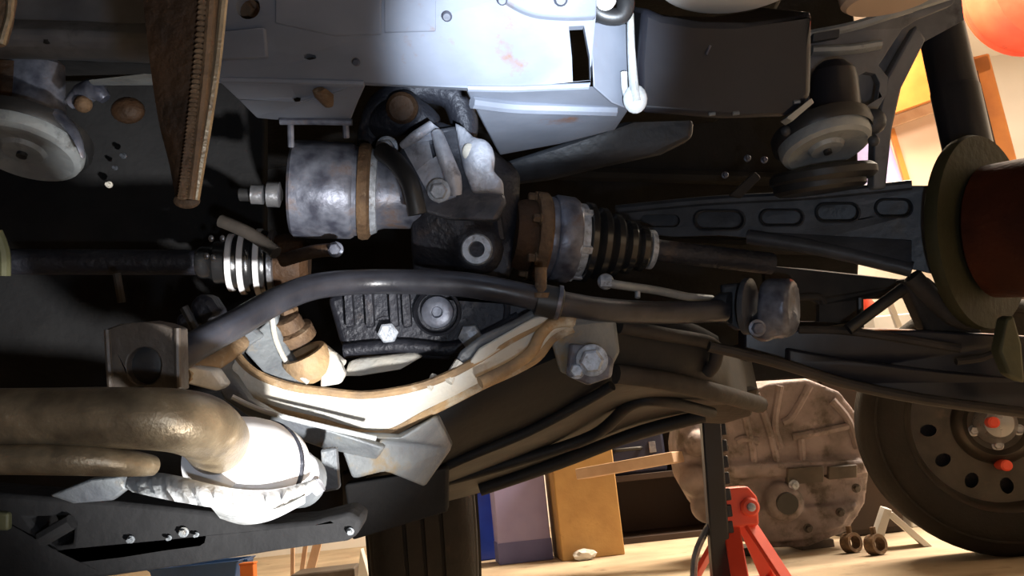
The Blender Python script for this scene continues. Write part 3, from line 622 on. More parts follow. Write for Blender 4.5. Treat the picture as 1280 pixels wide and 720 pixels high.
G().lathe(cb + axb * .012, axb, [(0, .066), (.006, .074), (.07, .076), (.076, .070), (.078, .052), (.090, .048), (.094, .03), (.11, .028), (.112, .001)], 56).build('drum', 'drum', t)
for k in range(5):
    q = 2 * math.pi * k / 5; u, w_ = frame(axb)
    G().tube([cb + axb * .088 + (u * math.cos(q) + w_ * math.sin(q)) * .036, cb + axb * .12 + (u * math.cos(q) + w_ * math.sin(q)) * .036], .006, 10).build('wheel_stud', 'rustdk', t)

# --- slotted trailing arm
t = thing('trailing_arm', P(1000, 300, 1.02), 'dark grey stamped suspension arm with oblong slots beneath the spring seat', 'suspension arm')
def ta(x, y, o=0): return P(x, y, 1.14 - .14 * (x - 760) / 380 + o)
def slotp(x0, x1, y0, y1):
    c0, c1, r = x0 + (y1 - y0) / 2, x1 - (y1 - y0) / 2, (y1 - y0) / 2; ym = (y0 + y1) / 2; o = []
    for k in range(9): q = math.pi / 2 + math.pi * k / 8; o.append((c0 + r * math.cos(q), ym - r * math.sin(q)))
    for k in range(9): q = -math.pi / 2 + math.pi * k / 8; o.append((c1 + r * math.cos(q), ym - r * math.sin(q)))
    return o
slots = [slotp(868, 930, 263, 287), slotp(950, 1004, 262, 282), slotp(1020, 1074, 254, 277), slotp(1094, 1140, 249, 271), slotp(800, 850, 268, 284)]
g = G().plate([ta(*p) for p in ((770, 263), (840, 256), (900, 251), (1010, 245), (1140, 232), (1180, 232), (1180, 345), (1140, 336), (1060, 318), (1000, 306), (950, 298), (900, 294), (840, 296), (775, 288))], Fv * .006, [[ta(*p) for p in s] for s in slots])
g.build('web', 'arm', t, bevel=.0015)
for s in slots[:4]:
    R = []
    g = G(); n = len(s); cx = sum(p[0] for p in s) / n; cy = sum(p[1] for p in s) / n
    R.append([ta(cx + (x - cx) * 1.08, cy + (y - cy) * 1.14, -.001) for x, y in s]); R.append([ta(cx + (x - cx) * 1.0, cy + (y - cy) * 1.0, -.004) for x, y in s])
    R.append([ta(cx + (x - cx) * .9, cy + (y - cy) * .84, .012) for x, y in s]); R.append([ta(cx + (x - cx) * .96, cy + (y - cy) * .9, .014) for x, y in s])
    g.rings(R, close=True).build('slot_flange', 'arm', t)
G().plate([ta(x, y, .03) for x, y in ((775, 266), (900, 254), (1010, 248), (1140, 236), (1180, 236), (1180, 343), (1060, 314), (950, 294), (840, 292))], Fv * .004).build('rear_web', 'arm', t)
G().tube(cr([ta(770, 262), ta(840, 255), ta(900, 250), ta(1010, 244), ta(1140, 231)], 5), .006, 8).build('top_flange', 'arm', t)
G().tube(cr([ta(935, 296, -.004), ta(1000, 306, -.006), ta(1060, 318, -.006), ta(1140, 337, -.006)], 5), .009, 10).build('bottom_flange', 'arm', t)
G().plate([ta(960, 290, -.002), ta(1140, 300, -.002), ta(1140, 334, -.012), ta(1060, 318, -.012), ta(985, 303, -.012)], Fv * .004).build('lower_swage', 'arm', t, bevel=.001)
G().plate(ppolyd([(912, 244, 1.07), (944, 214, 1.07), (952, 222, 1.07), (926, 248, 1.07)]), Fv * .01).build('line_bracket', 'armbrn', t, bevel=.002)
for x, y in ((934, 198), (955, 200), (906, 219)): G().hexbolt(P(x, y, 1.2), -Fv, .0035, .008).build('wing_bolt', 'tube', t)
# --- lower knuckle bracket with square hole
t = thing('knuckle_bracket', P(1040, 410, 1.05), 'dusty steel knuckle bracket with a square hole below the slotted arm', 'bracket')
g = G().plate(ppolyd([(955, 332, 1.1), (1010, 336, 1.1), (1090, 345, 1.08), (1150, 352, 1.06), (1160, 368, 1.06), (1120, 374, 1.07), (1078, 374, 1.07), (1074, 402, 1.08), (1030, 408, 1.08), (960, 412, 1.1)]), Fv * .012, [ppoly([(1000, 376), (1018, 376), (1024, 381), (1024, 402), (1000, 402), (997, 397)], 1.09)])
g.build('plate', 'armbrn', t, bevel=.002)
G().tube(cr([P(995, 372, 1.075), P(1024, 371, 1.075), P(1030, 380, 1.075)], 4), .004, 8).build('hole_lip', 'armbrn', t)
G().tube([P(1060, 412, 1.012), P(1130, 360, 1.015)], .007, 10).build('tie_rod', 'rubber', t)
G().tube([P(1075, 372, 1.06), P(1076, 412, 1.06)], .004, 8).build('cable', 'rubber', t)
G().tube(cr([P(1140, 345, 1.0), P(1165, 372, 1.0), P(1192, 396, 1.0), P(1215, 402, 1.0)], 5), .011, 10).build('knuckle_ear', 'armbrn', t)
G().plate(ppolyd([(1130, 350, 1.02), (1160, 345, 1.02), (1215, 390, 1.02), (1235, 425, 1.02), (1160, 415, 1.02), (1150, 395, 1.02)]), Fv * .03).build('knuckle', 'armbrn', t, bevel=.004)
G().plate(ppolyd([(1258, 398, .93), (1268, 394, .93), (1278, 430, .93), (1282, 480, .93), (1262, 470, .93), (1250, 440, .93)]), Fv * .02).build('hub_tab', 'oliveb', t, bevel=.003)

# --- lower lateral links (long dark arms)
t = thing('lateral_link', P(1000, 470, 1.0), 'long black lower link reaching out to the wheel under the bracket', 'suspension link')
def link(name, pts, w_, mt, dd, th=.03, par=t, bev=.003):
    up = []; dn = []
    for x, y, d, h in pts: up.append(P(x, y - h / 2, d)); dn.append(P(x, y + h / 2, d))
    return G().plate(up + dn[::-1], Fv * th).build(name, mt, par, bevel=bev)
link('upper_face', [(930, 432, 1.04, 40), (1060, 436, 1.03, 52), (1180, 445, 1.0, 62), (1330, 460, .98, 74)], 0, 'black', 0)
link('lower_face', [(985, 445, 1.02, 20), (1060, 464, 1.01, 30), (1160, 480, .99, 36), (1330, 500, .97, 44)], 0, 'black', 0)
G().tube(cr([P(886, 433, .995), P(930, 443, .995), P(980, 456, .995), (P(1060, 480, 1.0)), P(1160, 500, .98), P(1330, 522, .96)], 6), .0085, 10, flat=.7).build('lit_flange', 'armbrn', t)  # browner, paler strip paints the light along the link's lower edge
G().tube(cr([P(998, 412, 1.03), P(1060, 414, 1.02), P(1130, 424, 1.0), P(1200, 436, .99)], 5), .005, 8).build('top_bead', 'armbrn', t)
G().tube(cr([P(1195, 452, .97), P(1225, 448, .97), P(1245, 440, .97)], 5), .004, 8).build('clip_wire', 'armbrn', t)

# --- differential
DD = 1.0
t = thing('differential', P(590, 450, DD), 'dark cast rear differential with pale alloy mount and a ring drain plug', 'differential')
cx = P(520, 270, DD)
g = G()
pr = [(0, .050), (.004, .078), (.02, .088), (.05, .092), (.075, .086), (.095, .070), (.112, .058), (.118, .050)]
g.lathe(P(520, 268, DD + .02), Rv - Uv * .04, pr, 44)
g.plate(ppoly([(522, 160), (548, 150), (575, 160), (610, 190), (634, 235), (642, 300), (638, 345), (600, 358), (540, 352), (524, 320), (518, 240)], DD - .035), Fv * .10)
g.ball(P(596, 312, DD - .055), .030, 1, 1, .5)
g.lathe(P(596, 312, DD - .06), -Fv, [(-.01, .025), (.010, .022), (.010, .001)])
g.build('housing', 'iron', t, remesh=.0045, sm=4)
for pts in (((540, 175), (548, 225), (545, 250)), ((600, 215), (618, 260), (625, 300)), ((530, 290), (560, 296), (600, 290))):
    G().tube(cr([P(x, y, DD - .05) for x, y in pts], 5), .006, 8).build('casting_rib', 'iron', t)
for x, y in ((585, 255), (615, 250)): G().lathe(P(x, y, DD - .045), -Fv, [(-.01, .012), (.008, .010), (.008, .001)], 20).build('boss', 'iron', t)
G().plate(ppolyd([(496, 190, .945), (522, 166, .94), (548, 160, .94), (575, 156, .945), (600, 186, .93), (622, 226, .925), (634, 252, .925), (622, 276, .92), (560, 274, .915), (528, 264, .92), (512, 226, .93)]), Fv * .06).build('upper_casting', 'cast', t, bevel=.009, seg=3)
# drain plug: bright ring with a socket
G().lathe(P(596, 312, DD - .070), -Fv, [(0, .0075), (0, .0165), (.005, .0168), (.008, .0150), (.008, .0085), (.001, .0075)], 30, close=True).build('drain_disc', 'bolt', t)
G().lathe(P(596, 312, DD - .070), -Fv, [(-.004, .009), (.0015, .0088), (.0015, .001)], 6).build('plug_socket', 'iron', t)
# alloy mount on top
g = G()
g.plate(ppolyd([(502, 182, 0.9310), (520, 168, 0.9210), (538, 152, 0.9260), (549, 160, 0.9260), (552, 186, 0.9160), (566, 214, 0.9160), (570, 246, 0.9210), (548, 254, 0.9210), (534, 240, 0.9210), (520, 214, 0.9210)]), Fv * .045, [ppolyd([(536, 176, 0.9200), (544, 174, 0.9200), (547, 194, 0.9180), (541, 198, 0.9180)])])
g.build('alloy_bracket', 'alu', t, bevel=.006, seg=2)
G().tube(cr([P(546, 166, 0.9160), P(554, 190, 0.9060), P(566, 222, 0.9080), P(570, 244, 0.9110)], 5), [.006, .008, .009, .006], 10).build('bracket_rib', 'alu', t)
G().tube(cr([P(503, 182, 0.9240), P(520, 170, 0.9140), P(540, 156, 0.9180)], 5), [.004, .006, .005], 10).build('bracket_rib', 'alu', t)
g = G()
g.plate(ppolyd([(568, 152, 0.9360), (580, 158, 0.9260), (592, 171, 0.9160), (606, 177, 0.9160), (614, 190, 0.9110), (615, 211, 0.9060), (629, 226, 0.9110), (630, 243, 0.9160), (612, 239, 0.9110), (590, 240, 0.9110), (580, 214, 0.9110), (574, 188, 0.9210)]), Fv * .05)
g.ball(P(598, 200, 0.9210), .018, 1, 1.3, .8)
g.build('alloy_nose', 'alu', t, remesh=.003, sm=5)
G().ball(P(586, 190, 0.9130), .007, 1, 1.3, .5).build('paint_mark', 'sub', t)
g = G()
g.tube(cr([P(470, 160, DD), P(490, 148, DD - .02), P(520, 146, DD - .02), P(545, 160, DD - .02)], 6), [.014, .022, .020, .012], 14)
g.ball(P(505, 135, DD - .03), .020)
g.build('mount_ear', 'iron', t, remesh=.0035, sm=4)
G().lathe(P(503, 135, DD - .045), -Fv - Uv * .2, [(-.02, .017), (.006, .017), (.010, .013), (.010, .001)], 28).build('mount_bush', 'rustdk', t)
G().tube(cr([P(478, 190, .93), P(496, 204, .905), P(513, 230, .892), P(522, 268, .892)], 6), .010, 12).build('hose', 'rubber', t)
for x, y in ((549, 238), (484, 184)): G().hexbolt(P(x, y, DD - .092 if x > 500 else DD - .035), -Fv - Uv * .2, .009, .014).build('bolt', 'bolt', t)
# dark mounting yoke over the top
g = G(); g.tube(cr([P(462, 200, DD + .02), P(465, 165, DD), P(480, 130, DD - .01), (P(520, 112, DD)), P(565, 118, DD), P(580, 150, DD), P(582, 175, DD)], 8), [.014, .016, .016, .016, .018, .016, .012], 14)
g.build('mount_yoke', 'iron', t)
# lower cover with ribs and bolts
g = G(); CDp = .935
g.plate(ppoly([(408, 372), (440, 360), (520, 358), (640, 362), (668, 370), (668, 396), (650, 412), (600, 438), (560, 450), (450, 446), (425, 432)], CDp), Fv * .09)
cov = g.build('cover', 'iron', t, bevel=.008, seg=3)
for x in (437, 462, 492, 508): G().plate(ppoly([(x - 5, 360), (x + 5, 360), (x + 8, 408), (x - 2, 410)], CDp), -Fv * .012).build('cover_rib', 'iron', cov, bevel=.002)
G().tube(cr([P(430, 438, CDp - .003), P(500, 432, CDp - .003), P(560, 436, CDp - .003), P(600, 424, CDp - .003), P(650, 398, CDp - .003)], 6), .008, 10).build('cover_flange', 'iron', cov)
G().tube(cr([P(630, 366, CDp - .002), P(634, 385, CDp - .002), P(632, 402, CDp - .002)], 4), .0035, 8).build('cover_seam', 'iron', cov)
G().lathe(P(547, 390, CDp), -Fv, [(0, .0255), (.008, .0250), (.010, .0225), (.001, .0205)], 36, close=True).build('plug_collar', 'iron', t)
G().lathe(P(547, 390, CDp - .001), -Fv, [(0, .0175), (.007, .0165), (.009, .013), (.009, .006), (.004, .005), (.004, .001)], 32).build('filler_plug', 'tube', t)
for x, y, r in ((487, 414, .0105), (588, 418, .0115)):
    G().lathe(P(x - 4, y - 2, CDp + .001), -Fv, [(0, r * 1.35), (.003, r * 1.35), (.003, .001)], 24).build('bolt_recess', 'iron', t)
    G().hexbolt(P(x, y, CDp - .001), -Fv - Uv * .1, r * 1.05, .015, False).build('bolt', 'bolt', t)
# rusty plate and tongue under the cover
G().plate(ppolyd([(430, 470, .90), (436, 452, .91), (448, 448, .92), (520, 440, .93), (528, 446, .92), (500, 462, .91), (450, 470, .90)]), Fv * .012).build('drip_tray', 'sub', t, bevel=.002)
G().tube([P(405, 436, .91), P(428, 455, .905)], .009, 10, flat=.6).build('tray_tab', 'sub', t)

# --- left half: coupling tube going into the differential
t = thing('drive_coupling', P(440, 300, .96), 'weathered steel drive coupling with rusty ring left of the differential', 'coupling')
axc = (Rv + Fv * .10 - Uv * .03).normalized(); a0 = P(366, 236, .95)
G().lathe(a0, axc, [(0, .02), (0, .049), (.003, .052), (.030, .0525), (.062, .0515), (.066, .049), (.066, .02)], 48).build('outer_sleeve', 'tube', t)
G().lathe(a0 + axc * .066, axc, [(0, .048), (.005, .048)], 40).build('gap_ring', 'tube', t)
G().lathe(a0 + axc * .071, axc, [(0, .03), (0, .051), (.004, .0525), (.010, .0515), (.013, .047), (.013, .03)], 48).build('rusty_ring', 'rust', t)
G().lathe(a0 + axc * .082, axc, [(0, .044), (.006, .042), (.016, .039), (.055, .038), (.060, .036)], 44).build('inner_tube', 'tube', t)
G().lathe(a0 + axc * .074, axc, [(.006, .046), (.008, .0475), (.016, .044), (.017, .040)], 44, close=True).build('bright_collar', 'bolt', t)
for dx, r, m_ in ((-24, .013, 'steel'), (-44, .010, 'steel')): G().lathe(P(366 + dx, 243, .90), axc, [(-.007, r * .7), (-.006, r), (.006, r), (.007, r * .7)], 20).build('stud', m_, t)
G().tube([P(352, 243, .905), P(300, 243, .905)], .007, 10).build('stud_shaft', 'rubber', t)
G().tube(cr([P(352, 326, .93), P(390, 315, .92), P(415, 312, .92), P(425, 310, .92)], 5), .007, 10).build('lower_lip', 'rustdk', t)
G().hexbolt(P(420, 312, .915), -Fv, .006, .012).build('bolt', 'tube', t)
G().tube(cr([P(276, 276, .925), P(300, 286, .92), P(322, 298, .915), P(345, 316, .905)], 5), .007, 10).build('rusty_strap', 'armbrn', t)

# --- left axle boot
t = thing('axle_boot', P(290, 365, .98), 'glossy black ribbed axle boot with bright glints left of the coupling', 'axle boot')
axl = (Rv + Fv * .12).normalized(); a1 = P(246, 328, .97); pr = []
for k, r in enumerate((.018, .024, .030, .034, .036)):
    z = k * .016
    pr += [(z, r * .80), (z + .004, r * .98), (z + .008, r), (z + .012, r * .96)]
G().lathe(a1, axl, pr, 48).build('bellows', 'boot', t)
G().lathe(a1 + axl * .078, axl, [(0, .033), (.001, .036), (.006, .036), (.007, .033)], 40).build('clamp', 'steel', t)
for k, (z, r) in enumerate(((.034, .0315), (.047, .0352), (.064, .0372))):
    G().lathe(a1 + axl * z, axl, [(0, r * .94), (.001, r * 1.01), (.006, r * 1.01), (.007, r * .94)], 40, close=True).build('glint_band', 'flare', t)  # white bands painted in for the boot's specular glints
G().tube([a1, a1 - axl * .25], .014, 16).build('shaft', 'iron', t)
G().lathe(a1 + axl * .085, axl, [(0, .030), (.012, .033), (.028, .030), (.036, .02)], 32).build('joint_cup', 'rustdk', t)
for x, y in ((258, 320), (266, 322), (278, 298), (264, 298)): G().ball(P(x, y, .925), .003, 1, 1.2, .6).build('boot_bolt', 'steel', t)

# --- right axle: flange, joint, boot, clamp
t = thing('axle_joint', P(720, 350, 1.0), 'drive axle joint with rusty flange and bright bolts right of the differential', 'axle joint')
axr = (Rv * .97 + Fv * .20 - Uv * .10).normalized(); a2 = P(640, 292, .985)
G().lathe(a2, axr, [(0, .036), (.012, .040), (.024, .040)], 40).build('output_hub', 'rustdk', t)
G().lathe(a2 + axr * .022, axr, [(0, .03), (0, .048), (.003, .050), (.012, .050), (.015, .047), (.016, .03)], 48).build('rusty_flange', 'rust', t)
G().lathe(a2 + axr * .037, axr, [(0, .045), (.004, .046), (.008, .045)], 44).build('groove', 'tube', t)
G().lathe(a2 + axr * .044, axr, [(0, .03), (0, .047), (.003, .049), (.022, .0485), (.026, .046), (.027, .03)], 48).build('joint_body', 'tube', t)
G().lathe(a2 + axr * .071, axr, [(0, .03), (0, .043), (.008, .043), (.010, .04)], 44).build('joint_ring', 'bolt', t)
u, w_ = frame(axr)
for k in range(6):
    q = 2 * math.pi * k / 6 + .5; c = a2 + axr * .066 + (u * math.cos(q) + w_ * math.sin(q)) * .039
    G().hexbolt(c, axr, .0065, .018).build('flange_bolt', 'bolt', t)
    G().hexbolt(a2 + axr * .023 + (u * math.cos(q + .4) + w_ * math.sin(q + .4)) * .043, -axr, .005, .010).build('flange_nut', 'rust', t)
pr = []
for k, r in enumerate((.045, .041, .036, .031, .026)):
    z = k * .0165; pr += [(z, r * .84), (z + .004, r), (z + .010, r), (z + .014, r * .86)]
G().lathe(a2 + axr * .078, axr, pr, 48).build('bellows', 'boot', t)
G().lathe(a2 + axr * .158, axr, [(0, .020), (.001, .0225), (.007, .0225), (.008, .020)], 36).build('clamp', 'bolt', t)
G().tube([a2 + axr * .15, a2 + axr * .315], .013, 18).build('shaft', 'iron', t)
G().ball(P(757, 352, .96), .009).build('sensor_plug', 'bolt', t)

# --- sway bar
t = thing('sway_bar', P(640, 400, .88), 'dark steel anti-roll bar curving in front of the differential', 'sway bar')
path = cr([P(205, 460, .70), P(240, 435, .715), P(300, 402, .76), P(350, 374, .81), P(400, 357, .85), P(470, 352, .88), P(560, 354, .88), P(620, 362, .88), P(690, 377, .89), P(760, 388, .92), P(840, 391, .97), P(905, 388, 1.0)], 8)
G().tube(path[:65], .0125, 20).build('bar', 'bar', t)
G().tube(path[64:], .0125, 20).build('right_run', 'bar', t)  # right run past the bushing, in the bar's own paint
G().lathe(P(686, 377, .889), (P(700, 379, .89) - P(670, 373, .889)), [(-.014, .0135), (-.012, .0165), (.012, .0165), (.014, .0135)], 30).build('bushing', 'rubber', t)
G().lathe(P(698, 378, .889), (P(700, 379, .89) - P(670, 373, .889)), [(-.002, .014), (-.002, .0175), (.002, .0175), (.002, .014)], 30, close=True).build('bushing_clamp', 'tube', t)
G().lathe(P(676, 372, .88), -Uv, [(-.03, .006), (-.005, .006), (-.005, .010), (0, .010)], 14).build('clamp_bolt', 'rust', t)
# end link at the right
c = P(922, 385, 1.0); ae = (Rv * .8 - Fv * .5).normalized()
G().lathe(c - ae * .03, ae, [(0, .010), (.01, .017), (.022, .018)], 28).build('end_bush', 'arm', t)
G().lathe(P(935, 383, 1.0), ae, [(-.004, .030), (-.003, .032), (.003, .032), (.004, .030), (.004, .001)], 36).build('end_washer', 'arm', t)
G().plate(ppoly([(902, 356), (942, 352), (940, 408), (922, 414), (908, 404)], 1.01), Fv * .012).build('link_ear', 'arm', t, bevel=.003)
g = G(); g.lathe(P(955, 384, 1.01), ae, [(0, .030), (.004, .033), (.03, .033), (.034, .030)], 32); g.ball(P(975, 400, 1.0), .022); g.ball(P(955, 408, 1.0), .018)
g.build('link_bushing', 'tube', t, remesh=.004, sm=3)
G().hexbolt(P(946, 410, .975), -Fv, .007, .01).build('link_bolt', 'tube', t)
t = thing('brake_line', P(800, 370, .97), 'thin grey brake line running above the sway bar end', 'brake line')
G().tube(cr([P(752, 352, .955), P(772, 356, .955), P(820, 363, .985), P(860, 371, 1.01), P(890, 374, 1.03)], 6), .0048, 10).build('line', 'dish', t)
G().tube([P(797, 358, .972), P(797, 372, .967)], .003, 8).build('clip', 'bolt', t)
G().lathe(P(757, 352, .953), Rv, [(-.006, .007), (.006, .007)], 6).build('fitting', 'bolt', t)
# --- pale rear subframe crossmember
t = thing('rear_subframe', P(480, 540, .86), 'pale rust-edged subframe crossmember bowed under the differential', 'subframe')
top = [(288, 428, .84), (302, 452, .84), (325, 470, .84), (365, 484, .84), (410, 490, .845), (450, 494, .85), (490, 490, .85), (530, 481, .86), (565, 467, .86), (600, 448, .87), (640, 424, .88), (672, 408, .89), (700, 400, .90), (720, 402, .90)]
bot = [(258, 452, .845), (275, 478, .85), (305, 500, .85), (350, 514, .855), (400, 526, .86), (445, 540, .865), (485, 541, .87), (530, 518, .875), (570, 498, .88), (605, 480, .885), (645, 462, .895), (672, 446, .90), (690, 424, .905), (716, 410, .905)]
tv = cr([P(*p) for p in top], 5); bv = cr([P(*p) for p in bot], 5)
g = G(); n = len(tv); R = []
for a, b_ in zip(tv, bv):
    nn = (Fv * .8 + Uv * .6).normalized()
    mid = (a + b_) / 2 - Fv * .006
    R.append([a, mid, b_, b_ + nn * .006, mid + nn * .006, a + nn * .006])
g.rings(R).build('front_flange', 'sub', t, angle=50)
G().tube([p + Fv * -.001 for p in bv], .005, 8).build('lower_lip', 'subedge', t)
G().tube([p + Fv * .001 for p in tv], .0042, 8).build('upper_lip', 'subedge', t)
# deep back wall behind the upper lip, and dark underside behind the lower lip
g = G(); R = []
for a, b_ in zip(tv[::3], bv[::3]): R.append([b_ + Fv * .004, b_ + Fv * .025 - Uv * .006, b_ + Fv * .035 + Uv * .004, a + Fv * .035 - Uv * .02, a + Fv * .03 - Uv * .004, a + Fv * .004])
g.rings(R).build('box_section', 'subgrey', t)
# right shoulder plate between bar and flange
sh = [(560, 468, .868), (575, 440, .87), (600, 420, .875), (640, 402, .885), (668, 386, .895), (700, 382, .90), (740, 392, .91), (770, 400, .92), (775, 440, .93), (760, 470, .92), (735, 480, .91), (700, 465, .905), (690, 430, .90), (715, 408, .90), (695, 402, .90), (668, 412, .892), (640, 428, .885), (600, 452, .875)]
G().plate(ppolyd(sh), Fv * .02).build('shoulder', 'subgrey', t, bevel=.003)
G().plate(ppolyd([(580, 462, .862), (598, 436, .866), (640, 412, .876), (668, 396, .886), (690, 394, .89), (678, 404, .888), (640, 428, .878), (605, 450, .866)]), Fv * .01).build('shoulder_skin', 'sub', t, bevel=.002)
G().tube(cr([P(600, 478, .845), P(640, 458, .86), P(664, 440, .872), P(676, 418, .885), P(692, 404, .895), P(716, 402, .90)], 6), .006, 10).build('rust_bead', 'subedge', t)
G().tube(cr([P(575, 452, .868), P(566, 466, .865), P(560, 478, .86)], 4), .005, 8).build('inner_rib', 'sub', t)
G().tube(cr([P(543, 470, .87), P(540, 478, .865), P(536, 486, .86)], 4), .004, 8).build('inner_rib', 'sub', t)
G().hexbolt(P(740, 450, .893), -Fv - Rv * .1, .012, .02).build('mount_bolt', 'bolt', t)
G().hexbolt(P(720, 462, .90), -Fv, .007, .012).build('mount_bolt', 'bolt', t)
G().plate(ppolyd([(712, 430, .895), (745, 432, .90), (768, 450, .905), (765, 472, .905), (735, 482, .90), (708, 470, .895)]), Fv * .02).build('mount_pad', 'tube', t, bevel=.003)
# left cup with a rusty bushing
cc = P(385, 452, .87)
G().lathe(P(394, 470, .868), (Uv * .86 - Fv * .30 - Rv * .36), [(0, .019), (.004, .022), (.024, .0235), (.027, .022), (.027, .017), (.006, .015), (.004, .001)], 40).build('bushing_cup', 'subedge', t)
G().lathe(P(372, 425, .885), (Uv * .8 - Fv * .4 - Rv * .3), [(0, .012), (0, .020), (.012, .020), (.014, .014), (.026, .013), (.028, .008), (.028, .001)], 28).build('bushing', 'rust', t)
G().hexbolt(P(362, 400, .885), (Uv - Fv * .3), .009, .014).build('bushing_bolt', 'rust', t)
G().plate(ppolyd([(338, 398, .87), (346, 392, .87), (352, 420, .865), (368, 452, .86), (395, 478, .85), (370, 482, .845), (330, 466, .845), (306, 440, .85), (320, 415, .86)]), Fv * .015).build('side_gusset', 'subgrey', t, bevel=.002)
G().tube(cr([P(340, 398, .865), P(345, 425, .86), P(360, 455, .852), (P(385, 478, .845))], 5), .0026, 8).build('gusset_lip', 'sub', t)
G().plate(ppolyd([(402, 430, .865), (420, 442, .86), (432, 468, .85), (425, 480, .845), (400, 484, .845)]), Fv * .01).build('cup_wing', 'sub', t, bevel=.002)
# left arm of the subframe reaching to the bracket
G().tube(cr([P(222, 470, .74), P(250, 458, .78), P(280, 440, .81), P(300, 428, .835)], 5), [.012, .014, .013, .010], 12, flat=.8).build('left_arm', 'subedge', t)
G().plate(ppolyd([(222, 456, .73), (268, 462, .76), (282, 482, .78), (270, 490, .78), (222, 478, .73)]), Fv * .02).build('left_pad', 'shield', t, bevel=.003)
G().plate(ppolyd([(268, 430, .83), (310, 404, .85), (330, 420, .855), (300, 440, .845), (285, 462, .83), (310, 500, .80), (345, 520, .80), (420, 540, .81), (480, 560, .82), (470, 575, .84), (400, 560, .83), (330, 535, .81), (280, 500, .80), (258, 460, .81)]), Fv * .02).build('lower_skin', 'subgrey', t, bevel=.003)
G().tube(cr([P(290, 496, .79), P(330, 514, .795), P(400, 532, .80), P(470, 548, .81)], 5), .0024, 8).build('pale_bead', 'shield', t)
G().plate(ppolyd([(420, 545, .83), (500, 548, .84), (545, 520, .86), (565, 560, .92), (530, 610, .92), (480, 590, .86), (440, 600, .84)]), Fv * .03).build('tail_web', 'subgrey', t, bevel=.004)
G().plate(ppolyd([(400, 562, .76), (420, 560, .76), (424, 612, .76), (404, 616, .76)]), Fv * .01).build('tail_tab', 'subgrey', t, bevel=.002)

# --- black fuel tank behind and below
t = thing('fuel_tank', P(700, 600, 1.2), 'black moulded fuel tank sloping away below the pale subframe', 'fuel tank')
rows = [
 [(455, 600, .98), (560, 505, .93), (640, 470, .93), (700, 445, .94), (780, 405, .98), (860, 412, 1.02), (900, 430, 1.05)],
 [(440, 630, 1.02), (520, 560, .96), (620, 510, .955), (690, 480, .96), (770, 465, .99), (850, 470, 1.02), (885, 466, 1.06)],
 [(430, 650, 1.12), (500, 612, 1.06), (600, 565, 1.04), (690, 525, 1.03), (760, 492, 1.03), (850, 490, 1.08), (930, 496, 1.16)],
 [(430, 662, 1.28), (500, 630, 1.25), (600, 596, 1.22), (690, 562, 1.22), (780, 524, 1.24), (860, 512, 1.28), (940, 506, 1.32)],
 [(430, 668, 1.42), (500, 642, 1.42), (600, 616, 1.42), (690, 588, 1.42), (780, 556, 1.42), (870, 530, 1.42), (950, 500, 1.42)],
]
gr = [cr([P(*p) for p in r], 5) for r in rows]
cols = list(zip(*gr)); cols = [cr(c_, 4) for c_ in cols]
g = G(); nr = len(cols[0]); ncol = len(cols); vs = []; fs = []
for c_ in cols:
    vs += c_
N0 = len(vs); vs += [p + V((0, .004 + .016 * (k % nr) / (nr - 1), .010 + .09 * (k % nr) / (nr - 1))) for k, p in enumerate(vs[:N0])]
for i in range(ncol - 1):
    for j in range(nr - 1):
        a = i * nr + j; fs.append((a, a + 1, a + nr + 1, a + nr)); fs.append((a + N0, a + nr + N0, a + nr + 1 + N0, a + 1 + N0))
for i in range(ncol - 1):
    for j in (0, nr - 1): a = i * nr + j; fs.append((a, a + nr, a + nr + N0, a + N0))
for j in range(nr - 1):
    for i in (0, ncol - 1): a = i * nr + j; fs.append((a, a + N0, a + 1 + N0, a + 1))
g.add(vs, fs).build('tank', 'blackp', t, angle=60)
for pts, r in ((((480, 628, 1.06), (560, 582, 1.03), (660, 540, 1.02), (735, 500, 1.0), (765, 482, .985)), .006), (((770, 468, .975), (830, 476, 1.0), (900, 492, 1.06), (950, 506, 1.15)), .011), (((560, 600, 1.18), (640, 578, 1.17), (740, 545, 1.17), (790, 505, 1.12), (830, 502, 1.12), (890, 516, 1.2)), .008), (((600, 612, 1.3), (700, 578, 1.3), (800, 540, 1.3), (880, 520, 1.3)), .010)):
    G().tube(cr([P(*p) for p in pts], 6), r, 10).build('moulded_rib', 'armbrn' if r > .0105 else 'blackp', t)
G().tube(cr([P(775, 408, .97), P(830, 418, .99), P(890, 430, 1.03), P(894, 452, 1.04), P(884, 466, 1.05)], 6), .008, 10).build('tank_seam', 'armbrn', t)
G().plate(ppolyd([(756, 412, .93), (768, 416, .93), (772, 440, .935), (762, 442, .935)]), Fv * .02).build('slot_plate', 'blackp', t)  # solid dark plate that imitates a shaded slot
G().plate(ppolyd([(860, 505, 1.25), (950, 485, 1.25), (940, 520, 1.30), (905, 530, 1.35), (870, 528, 1.35)]), Fv * .04).build('tank_shelf', 'armbrn', t, bevel=.004)
G().plate(ppolyd([(863, 482, 1.465), (910, 478, 1.465), (909, 508, 1.465), (864, 513, 1.465)]), Fv * .07).build('jacking_pad', 'under', SHELL, bevel=.004)

# --- exhaust at the lower left
t = thing('exhaust_pipe', P(150, 600, .55), 'brown heat-stained exhaust pipe ending in a bend beside the bright flange', 'exhaust pipe')
ep = cr([P(-120, 524, .50), P(-40, 523, .50), P(60, 522, .50), P(150, 522, .50), P(215, 525, .505), P(252, 534, .525), P(270, 550, .56), P(276, 566, .61)], 7)
rr = [L(53, .5)] * len(ep)
G().tube(ep, [.0168, .0168, .0168, .0172, .018, .0195, .0205, .021], 40).build('pipe', 'pipe', t)
G().tube(cr([P(-120, 574, .49), P(0, 574, .49), P(80, 575, .49), P(150, 578, .50), P(190, 582, .52)], 6), [.0085, .0085, .0085, .008, .006], 20).build('lower_tube', 'pipe', t)
